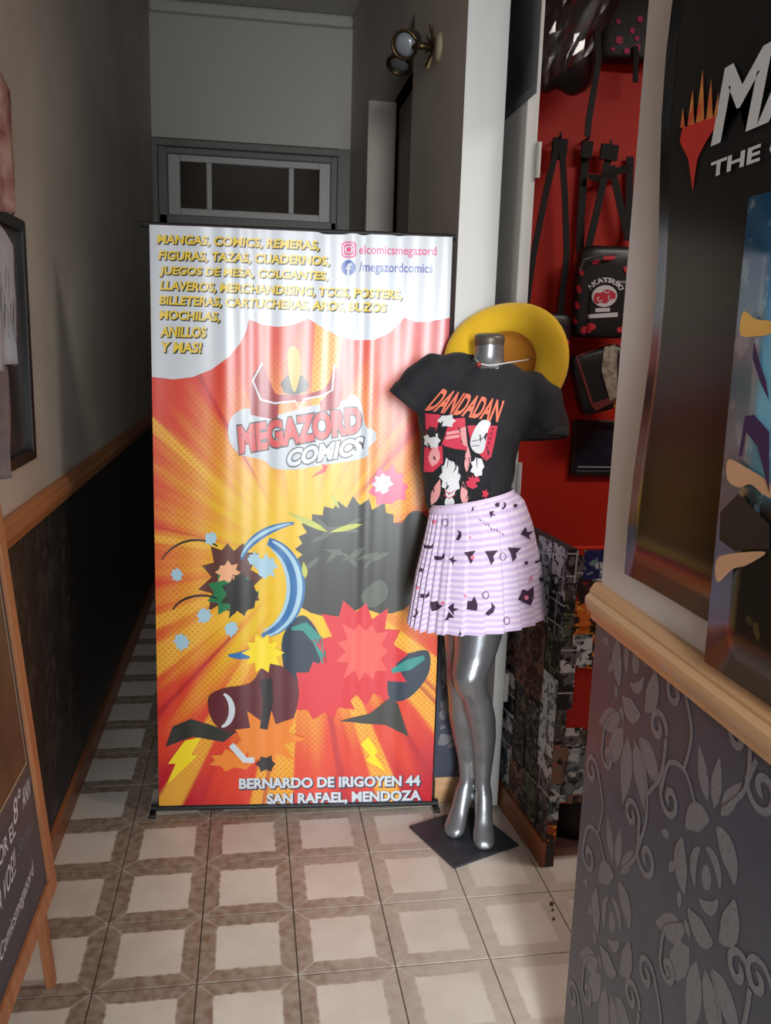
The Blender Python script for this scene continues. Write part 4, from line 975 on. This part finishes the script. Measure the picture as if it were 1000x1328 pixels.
# shoulder bag behind the hat
q = wq(712, 450, 3.17)
sb = thing('shoulder_bag', q, 'small black shoulder bag with red clouds, partly behind the yellow hat', 'bag')
sbo = part('bag_body', softbox(q, .075, .05, .125, yaw=.1), m_pvc, sb, smooth=True)
bvh_q = multi_bvh([sbo]); p = P2()
for a in ((711, 429, 9, 0), (734, 443, 6, 1.2), (727, 505, 6, 1.3), (700, 470, 7, .3)): p.poly(cloudshape(*a))
decal('cloud_print', p, on_bvh(bvh_q, .002), m_cl, sbo, step=3, vstep=3)
straps(sb, [[(722, 192), (708, 250), (692, 330), (681, 408)], [(729, 196), (733, 260), (735, 330), (726, 415)]], 3.22, .024)
part('strap_loop', M().strap([wq(716, 192, 3.23), wq(735, 195, 3.23)], .075, .012, (0, 0, 1)), m_strap, sb); hook(sb, wq(725, 186, 3.23))
# third strap pair and the boxy wrapped bag
q = wq(775, 492, 3.16)
wbg = thing('messenger_bag', q, 'dark boxy bag with maroon edging wrapped in clear plastic below the backpack', 'bag')
bo = part('bag_body', softbox(q + Vector((.012, 0, 0)), .105, .05, .118, yaw=-.15, roll=-.30, e=6), m_pvc, wbg, smooth=True)
bvh_w = multi_bvh([bo]); 
def wdec(name, p2, material, off): return decal(name, p2, on_bvh(bvh_w, off), material, bo, step=3, vstep=3)
p = P2(); p.ribbon([(801, 441), (748, 463), (769, 527), (800, 519)], 4, 4); p.poly([(766, 524), (800, 512), (800, 520), (772, 533)]); wdec('edging', p, mat('maroon_edge', srgb(104, 42, 40), .5), .002)
p = P2(); p.poly([(784, 447), (800, 440), (800, 515), (791, 520), (780, 480)]); wdec('print_panel', p, mat('pale_print', srgb(170, 160, 142), .6, noise=(60, srgb(120, 108, 92))), .0026)
p = P2(); p.poly([(770, 546), (780, 538), (790, 536), (800, 518), (800, 536), (790, 543), (775, 547)]); wdec('flame_print', p, mat('flame_print', srgb(204, 140, 40), .5, noise=(50, srgb(170, 80, 24))), .003)
straps(wbg, [[(760, 196), (756, 240), (753, 290), (752, 335), (753, 420)], [(817, 203), (816, 260), (814, 312)]], 3.275, .03)
part('strap_loop', M().strap([wq(754, 193, 3.25), wq(768, 195, 3.25)], .06, .012, (0, 0, 1)), m_strap, wbg); hook(wbg, wq(761, 188, 3.25))
# clear plastic sleeve: creased sheet in front of the box bag
m_film = mat('clear_film', srgb(235, 238, 240), .12, trans=1.0, spec=.5)
def film(name, quad, Y, root, seed, n=10):
    r_ = random.Random(seed); mm = M()
    for j in range(n + 1):
        for i in range(n + 1):
            s, t = i / n, j / n; a = [(quad[0][k] * (1 - s) + quad[1][k] * s) * (1 - t) + (quad[3][k] * (1 - s) + quad[2][k] * s) * t for k in (0, 1)]
            mm.v.append(wq(a[0], a[1], Y + r_.uniform(-.006, .006)))
    for j in range(n):
        for i in range(n): a = j * (n + 1) + i; mm.f.append((a, a + 1, a + n + 2, a + n + 1))
    return part(name, mm, m_film, root, solid=.0008)
# framed picture on the red wall
q = wq(790, 582, YW)
fw = thing('picture_frame', q, 'black framed dark blue picture low on the red wall', 'picture frame')
a, b = wq(737, 616, YW), wq(846, 546, YW); fx0, fx1, fz0, fz1 = a.x, b.x, a.z, b.z
for (x0, z0, x1, z1) in ((fx0, fz0, fx0 + .022, fz1), (fx1 - .022, fz0, fx1, fz1), (fx0 + .022, fz0, fx1 - .022, fz0 + .022), (fx0 + .022, fz1 - .022, fx1 - .022, fz1)):
    bx('frame_rail', (x0, YW - .024, z0), (x1, YW - .001, z1), mat('frame_black', srgb(26, 26, 27), .4), fw, bevel=.003)
bx('picture', (fx0 + .022, YW - .010, fz0 + .022), (fx1 - .022, YW - .002, fz1 - .022), mat('navy_picture', srgb(26, 40, 56), .3, noise=(7, srgb(16, 24, 36))), fw)
bx('caption_line', (fx0 + .035, YW - .0112, fz0 + .034), (fx1 - .035, YW - .0098, fz0 + .037), m_clw, fw)
# bags hung high above
q = wq(742, 50, 3.06)
hb1 = thing('garment_bag', q, 'large black bag in creased clear plastic hanging at the top of the red wall', 'bag')
mm = M(); pl2 = [(700, -60), (815, -60), (800, 10), (772, 58), (768, 108), (742, 125), (722, 116), (702, 118), (700, 40)]
fr3 = [wq(a, b, 3.02) for a, b in smooth_poly(pl2, 3)]; bk3 = [wq(a, b, 3.16) + Vector((0, 0, 0)) for a, b in smooth_poly(pl2, 3)]; cc = sum(fr3, Vector()) / len(fr3)
md = [wq(a, b, 3.09) for a, b in smooth_poly(pl2, 3)]
mm.loft([[cc + (p_ - cc) * .9 for p_ in fr3], [p_ for p_ in md], [cc + Vector((0, .14, 0)) + (p_ - cc - Vector((0, .14, 0))) * .92 for p_ in bk3]])
part('bag_body', mm, m_pvc, hb1, smooth=True)
film('plastic_sleeve', [(704, 112), (778, 60), (800, -50), (704, -50)], 3.0, hb1, 5)
straps(hb1, [[(775, 40), (776, 80), (768, 130), (763, 160), (762, 177)]], 3.0, .022); hook(hb1, wq(745, -70, 3.06))
p3 = thing('drawstring_bag', wq(815, 30, 3.24), 'black drawstring bag with pink spots at the top of the red wall', 'bag')
pbo = part('bag_body', softbox(wq(818, 15, 3.24), .12, .04, .17, yaw=-.1), m_bagblk, p3, smooth=True)
bvh_p = multi_bvh([pbo]); p = P2()
for cx, cy, r_ in ((803, 52, 5), (813, 66, 4), (827, 62, 4), (795, 64, 2.5), (820, 40, 3.5), (830, 25, 4), (802, 28, 3), (826, 50, 3)): p.poly(ellipse(cx, cy, r_, r_ * 1.1, 10))
decal('spot_print', p, on_bvh(bvh_p, .002), mat('spot_pink', srgb(190, 40, 92), .6), pbo, step=3, vstep=3)
straps(p3, [[(824, 60), (825, 80), (824, 107)]], 3.19, .02); hook(p3, wq(815, -40, 3.24))

# ---- poster on the folded door leaf
dpo = thing('door_poster', dp.p(.2, 2.4), 'grey poster in a clear sleeve on the white door leaf', 'poster')
def dq(px, py): d = ray(px, py); return CAM + d * ((.8035 - CAM.x) / d.x)
c1, c2, c3 = dq(664, 146), dq(697, 117), dq(700, -40)
y0_, y1_ = dq(697, 100).y, dq(650, 150).y; z0_ = c1.z - .02
z0_ = (dq(697, 117).z + dq(664, 150).z) / 2
bx('poster_sheet', (.8025, y0_, z0_), (.8042, y1_, 2.85), mat('poster_grey', srgb(104, 104, 108), .35, noise=(9, srgb(70, 70, 76))), dpo)
bx('poster_border', (.8016, y0_ + .012, z0_ + .03), (.8026, y1_ - .01, 2.82), mat('poster_dark', srgb(78, 78, 84), .3, noise=(6, srgb(52, 52, 60))), dpo)

# ---- brass double spotlight on the corridor wall
m_brass = mat('aged_brass', srgb(96, 78, 52), .35, metal=.9)
m_nickel = mat('dull_metal', srgb(92, 88, 80), .4, metal=.7)
sl = thing('wall_spotlight', (XRF, 3.06, 2.55), 'brass wall light with two spot heads high on the right wall', 'wall light')
Lp = Vector((XRF, 3.06, 2.56))
part('back_plate', M().lathe([(.0005, -.016), (.03, -.016), (.044, -.010), (.047, 0)], Lp, (1, 0, 0), 24), mat('ivory_plate', srgb(150, 138, 116), .4), sl, smooth=True)
ro = M()
for k in range(8):
    a = 2 * math.pi * k / 8; d1 = Vector((0, math.cos(a), math.sin(a))); d2 = Vector((0, math.cos(a + .35), math.sin(a + .35))); d3 = Vector((0, math.cos(a - .35), math.sin(a - .35))); o_ = Lp + Vector((-.02, 0, 0))
    ro.loft([[o_ + d2 * .02, o_ + d1 * .068 + Vector((-.014, 0, 0)), o_ + d3 * .02], [o_ + d2 * .02 + Vector((-.006, 0, 0)), o_ + d1 * .068 + Vector((-.020, 0, 0)), o_ + d3 * .02 + Vector((-.006, 0, 0))]])
part('rosette', ro, m_brass, sl)
part('arm', M().tube([Lp + Vector((-.018, 0, 0)), Lp + Vector((-.06, 0, .0)), Lp + Vector((-.075, 0, 0))], .012, 12), m_brass, sl, smooth=True)
def spot(c0, d, name='spot_head'):
    d = Vector(d).normalized()
    h = part(name, M().lathe([(.0005, -.085), (.028, -.083), (.034, -.072), (.036, -.02), (.044, .0), (.047, .018), (.043, .018), (.040, .002)], c0, d, 24), m_nickel, sl, smooth=True)
    part('rim', M().lathe([(.043, .010), (.050, .012), (.050, .022), (.042, .022), (.041, .012)], c0, d, 24), m_brass, h, smooth=True)
    part('bulb', M().lathe([(.040, .004), (.034, .014), (.02, .021), (.0005, .023)], c0, d, 20), mat('bulb_glass', srgb(130, 134, 140), .15, spec=.8), h, smooth=True)
s1_ = onx(527, 57, .545); s2_ = onx(519, 80, .56)
spot(s1_, (-.45, -.75, -.45)); spot(s2_, (-.30, -.35, -.9))
part('bracket', M().tube([Lp + Vector((-.07, 0, 0)), s1_ + Vector((.035, .01, .02))], .009, 10), m_brass, sl, smooth=True)
part('bracket', M().tube([Lp + Vector((-.07, 0, 0)), s2_ + Vector((.02, .015, .05))], .009, 10), m_brass, sl, smooth=True)

# ---- chalkboard sign leaning on the left wall
sg = thing('chalkboard_sign', (-.455, 1.6, 0), 'wooden framed chalkboard sign with white handwriting leaning at the left wall', 'sign')
LEAN = .083
sn_ = Vector((1, 0, LEAN)).normalized(); su = Vector((0, 1, 0)); sv = Vector((-LEAN, 0, 1)).normalized()
spl = Plane((-.452, 1.25, 0), su, sv)      # u towards the corridor end, v up; normal to the corridor
SW = .715; SB, ST = .238, 1.20
def sbox(name, u0, u1, v0, v1, o0, o1, material, bevel=.002):
    m = M().loft([[spl.p(u, v, o_) for u, o_ in ((u0, o0), (u1, o0), (u1, o1), (u0, o1))] for v in (v0, v1)]); return part(name, m, material, sg, bevel=bevel)
m_sw = mat('sign_wood', srgb(182, 122, 80), .45, noise=(9, srgb(158, 100, 62), (4, 4, .3)))
sbox('stile', SW - .046, SW, SB, ST, -.024, 0, m_sw); sbox('stile', 0, .046, SB, ST, -.024, 0, m_sw)
sbox('bottom_rail', .046, SW - .046, SB, SB + .045, -.024, -.001, m_sw); sbox('top_rail', .046, SW - .046, ST - .045, ST, -.024, -.001, m_sw)
sbox('leg', SW - .062, SW - .03, .0, SB + .02, -.045, -.025, m_sw); sbox('leg', .03, .062, .0, SB + .02, -.045, -.025, m_sw)
cb = sbox('chalkboard', .046, SW - .046, SB + .045, ST - .045, -.016, -.009, mat('chalkboard', srgb(62, 64, 72), .5, noise=(5, srgb(74, 76, 84))), 0)
sbox('photo_print', .10, SW - .07, .605, 1.06, -.0088, -.0078, mat('sign_photo', srgb(86, 62, 48), .4, noise=(10, srgb(48, 44, 34))), 0)
m_chalk = mat('chalk', srgb(206, 206, 210), .9); m_chalk2 = mat('chalk_dim', srgb(116, 118, 126), .9)
pb = P2(); b0, b1 = SW - .07, .10
for pts in ([(b0, 1.06), (b0, .605), (b1, .605), (b1, 1.06), (b0, 1.06)],): pb.ribbon(pts, .005, .005)
decal('photo_border', pb, lambda u, v: spl.p(u, v, -.0072), mat('gilt', srgb(196, 176, 140), .5), sg)
SUV = spl.uv
def stext(s, q, off=.012, m=m_chalk): 
    p = P2(); p.text(s, [SUV(*a) for a in q], off, .2); return decal('chalk_lettering', p, lambda u, v: spl.p(u, v, -.0085), m, cb)
stext('8\u00b0', [(24, 1072), (34, 1048), (31, 1020), (21, 1040)], .01)
stext('ANIV', [(35, 1050), (46, 1028), (43, 1006), (33, 1024)], .01)
stext('POR EL', [(1, 1135), (26, 1080), (23, 1062), (-2, 1112)], .012)
stext('A VOS!!', [(3, 1190), (27, 1130), (24, 1097), (3, 1163)], .012)
stext('Sorteo', [(28, 1112), (48, 1072), (47, 1054), (27, 1090)], .0, m_chalk2)
stext('@Comicsmegazord', [(0, 1276), (50, 1135), (47, 1114), (-2, 1246)], .008)

# ---- left wall: framed picture and hanging shirts
lf_ = thing('wall_frame', (XL, 2.2, 1.5), 'black framed grey picture on the left wall behind the shirts', 'picture frame')
y0_, y1_, z0_, z1_ = 1.92, 2.41, 1.235, 1.852; m_fb = MATS['frame_black']
for a, b in (((y0_, z0_), (y0_ + .03, z1_)), ((y1_ - .03, z0_), (y1_, z1_)), ((y0_ + .03, z0_), (y1_ - .03, z0_ + .03)), ((y0_ + .03, z1_ - .03), (y1_ - .03, z1_))):
    bx('frame_rail', (XL + .0005, a[0], a[1]), (XL + .030, b[0], b[1]), m_fb, lf_, bevel=.004)
bx('picture', (XL + .002, y0_ + .03, z0_ + .03), (XL + .012, y1_ - .03, z1_ - .03), mat('grey_picture', srgb(70, 68, 68), .3, noise=(5, srgb(46, 44, 46))), lf_)
def hung_shirt(name_label, ymax, ztop, zbot, x0, m, seed, group='shirts hanging on the left wall', extra=None):
    t = thing('hanging_shirt', (x0, ymax - .25, ztop), name_label, 'shirt', group)
    r_ = random.Random(seed); n, k = 14, 24; mm = M(); wid = .50
    for j in range(n + 1):
        v = j / n
        for i in range(k + 1):
            s = i / k; y = ymax - wid + wid * s; ins = .16 * max(0, 1 - v / .16) ** 1.4
            if s > .5: y -= ins * (s - .5) * 2
            else: y += ins * (.5 - s) * 2
            dx = .010 * math.sin(s * 26 + seed + 1.5 * v) * (.3 + v) + .004 * math.sin(s * 55 + seed * 2)
            mm.v.append(Vector((x0 + dx, y + .006 * math.sin(v * 9 + seed), ztop + (zbot - ztop) * v + .006 * math.sin(s * 14 + seed) * v)))
    for j in range(n):
        for i in range(k): a = j * (k + 1) + i; mm.f.append((a, a + 1, a + k + 2, a + k + 1))
    part('cloth', mm, m, t, smooth=True, solid=.004)
    hz = ztop + .004
    part('hanger', M().tube([(x0, ymax - .42, hz - .03), (x0, ymax - .25, hz + .008), (x0 - .02, ymax - .25, hz + .012), (XL + .002, ymax - .25, hz + .012)], .004, 6), m_black, t)
    return t
hs1 = hung_shirt('dusty pink shirt, topmost of those on the left wall', 2.215, 2.16, 1.835, XL + .050, mat('pink_cloth', srgb(170, 140, 128), .8, noise=(16, srgb(120, 60, 52))), 1)
hs2 = hung_shirt('light grey shirt with dark scribbles on the left wall, the middle one', 2.05, 1.80, 1.495, XL + .085, mat('grey_cloth', srgb(160, 160, 164), .8), 2)
hs3 = hung_shirt('mottled grey brown shirt on the left wall, the lowest one', 2.12, 1.53, 1.235, XL + .046, mat('mottled_cloth', srgb(128, 118, 116), .8, noise=(12, srgb(100, 92, 92))), 3)
p = P2(); 
for k in range(10):
    a = 1.55 + R.uniform(0, .11); y_ = 1.83 + .022 * k; p.ribbon([(y_, a), (y_ + .012, a + .05), (y_ + .03, a + .03), (y_ + .02, a - .02)], .004, .003)
decal('scribble_print', p, lambda u, v: Vector((XL + .102, u, v)), mat('scribble_ink', srgb(40, 40, 44), .8), hs2, stuff=True)

# ---- posters on the right wall
m_pblk = mat('poster_black', srgb(22, 21, 22), .22, spec=.5, noise=(3, srgb(34, 30, 26)))
wp = Plane((XR, 0, 0), (0, -1, 0), (0, 0, 1))      # u = -y
po1 = thing('game_poster', (XR, 1.0, 1.2), 'large glossy black game poster with red emblem on the right wall', 'poster')
mm = M(); mm.uv = []; n1 = 24
PY0, PY1, PZ0, PZ1 = 1.375, .55, 1.178, 2.32
for j in range(13):
    for i in range(n1 + 1):
        s = i / n1; t = j / 12; y = PY0 + (PY1 - PY0) * s; off = .010 + .014 * math.exp(-s * 9) * (.6 + .4 * math.sin(t * 9 + 1)) + .0025 * math.sin(t * 11 + s * 5)
        mm.v.append(Vector((XR - off, y - .006 * math.sin(t * 7) * (1 - s), PZ0 + (PZ1 - PZ0) * t))); mm.uv.append((s, t))
for j in range(12):
    for i in range(n1): a = j * (n1 + 1) + i; mm.f.append((a, a + 1, a + n1 + 2, a + n1 + 1))
pso = part('poster_sheet', mm, m_pblk, po1, smooth=True, solid=.0006)
bvh_o = multi_bvh([pso])
def odec(name, p2, material, off, label=None): return decal(name, p2, on_bvh(bvh_o, off), material, pso, step=20, vstep=20, label=label)
p = P2(); p.poly([(883, 182), (887, 166), (895, 163), (908, 158), (921, 153), (932, 149), (929, 165), (916, 186), (906, 206), (900, 248), (894, 206), (886, 190)]); odec('emblem', p, mat('emblem_red', srgb(190, 48, 40), .35), .002)
p = P2()
for t in ([(884, 166), (887, 140), (890, 165)], [(893, 163), (900, 115), (902, 161)], [(904, 159), (913, 90), (915, 157)], [(917, 156), (924, 102), (926, 153)], [(927, 152), (934, 118), (932, 150)]): p.poly(t)
odec('emblem_flames', p, mat('emblem_gold', srgb(200, 132, 66), .35, noise=(30, srgb(190, 60, 44))), .002)
def wtext(name, s, y0, y1, z0, z1, off, shear, m, dz=.0, label=None):
    p = P2(); v, f = text2d(s, off, shear); p.add(quadmap(v, [(-y0, z0), (-y1, z0 + dz), (-y1, z1 + dz), (-y0, z1)]), f)
    return decal(name, p, lambda u, v: Vector((XR - .0145 - .0025, u * -1, v)), m, pso, step=.05, label=label)
m_tw = mat('poster_letters', srgb(206, 204, 204), .4)
wtext('lettering', 'MAGIC', 1.228, .70, 1.862, 1.965, .03, .15, m_tw, .0, 'white game title lettering')
wtext('lettering', 'THE GATHERING', 1.222, .70, 1.818, 1.840, .03, 0, m_tw)
# second poster in front
po2 = thing('art_poster', (XR, .85, 1.12), 'blue and dark picture poster overlapping the black poster', 'poster')
m_art = mat('art_print', None, .22, spec=.5); g = NG(m_art); uv = g.sep(g.tc('UV')); nn = g.noise(g.tc('UV'), 5, 4); n5 = g.noise(g.tc('UV'), 11, 4)
vvv = g.m('ADD', uv[1], g.m('MULTIPLY', g.m('SUBTRACT', nn, .5), .22))
c = g.mix(g.rng(vvv, .36, .52), srgb(26, 26, 24), srgb(112, 168, 190)); c = g.mix(g.rng(vvv, .6, .9), c, srgb(30, 110, 168))
c = g.mix(g.m('MULTIPLY', g.rng(n5, .55, .62), g.rng(vvv, .3, .5)), c, srgb(150, 196, 214)); c = g.mix(g.m('MULTIPLY', g.rng(n5, .6, .66), g.rng(vvv, .4, .2)), c, srgb(74, 62, 34)); g.base(c)
mm = M(); mm.uv = []; AY0, AY1, AZ0, AZ1 = 1.098, .55, 1.125, 1.772
for j in range(9):
    for i in range(9):
        s, t = i / 8, j / 8; mm.v.append(Vector((XR - .0215 - .004 * math.exp(-s * 8), AY0 - .012 * (1 - t) + (AY1 - AY0) * s, AZ0 + (AZ1 - AZ0) * t))); mm.uv.append((s, t))
for j in range(8):
    for i in range(8): a = j * 9 + i; mm.f.append((a, a + 1, a + 10, a + 9))
aso = part('poster_sheet', mm, m_art, po2, smooth=True, solid=.0008); bvh_a = multi_bvh([aso])
def adec(name, p2, r, g_, b, off): return decal(name, p2, on_bvh(bvh_a, off), mat('art_%d_%d_%d' % (r, g_, b), srgb(r, g_, b), .3), aso, step=20, vstep=20)
p = P2(); p.poly(smooth_poly([(966, 404), (982, 414), (1003, 417), (1003, 432), (984, 436), (962, 434)])); adec('picture_shape', p, 214, 164, 84, .002)
p = P2(); p.poly(smooth_poly([(931, 726), (950, 718), (995, 716), (970, 733), (952, 738), (932, 755)])); p.poly(smooth_poly([(946, 596), (966, 604), (1002, 628), (1002, 645), (990, 640), (975, 628), (960, 632), (945, 622)])); adec('picture_shape', p, 196, 150, 116, .002)
p = P2(); p.poly([(980, 442), (986, 465), (996, 495), (1000, 520), (990, 500), (978, 465)]); p.poly([(968, 540), (980, 538), (1000, 560), (1000, 640), (985, 580), (970, 560), (965, 590), (960, 592)]); adec('picture_shape', p, 52, 34, 74, .0024)
p = P2(); p.poly([(936, 664), (960, 640), (1000, 680), (1000, 712), (975, 712), (955, 715), (935, 700)]); adec('picture_shape', p, 38, 34, 34, .0024)
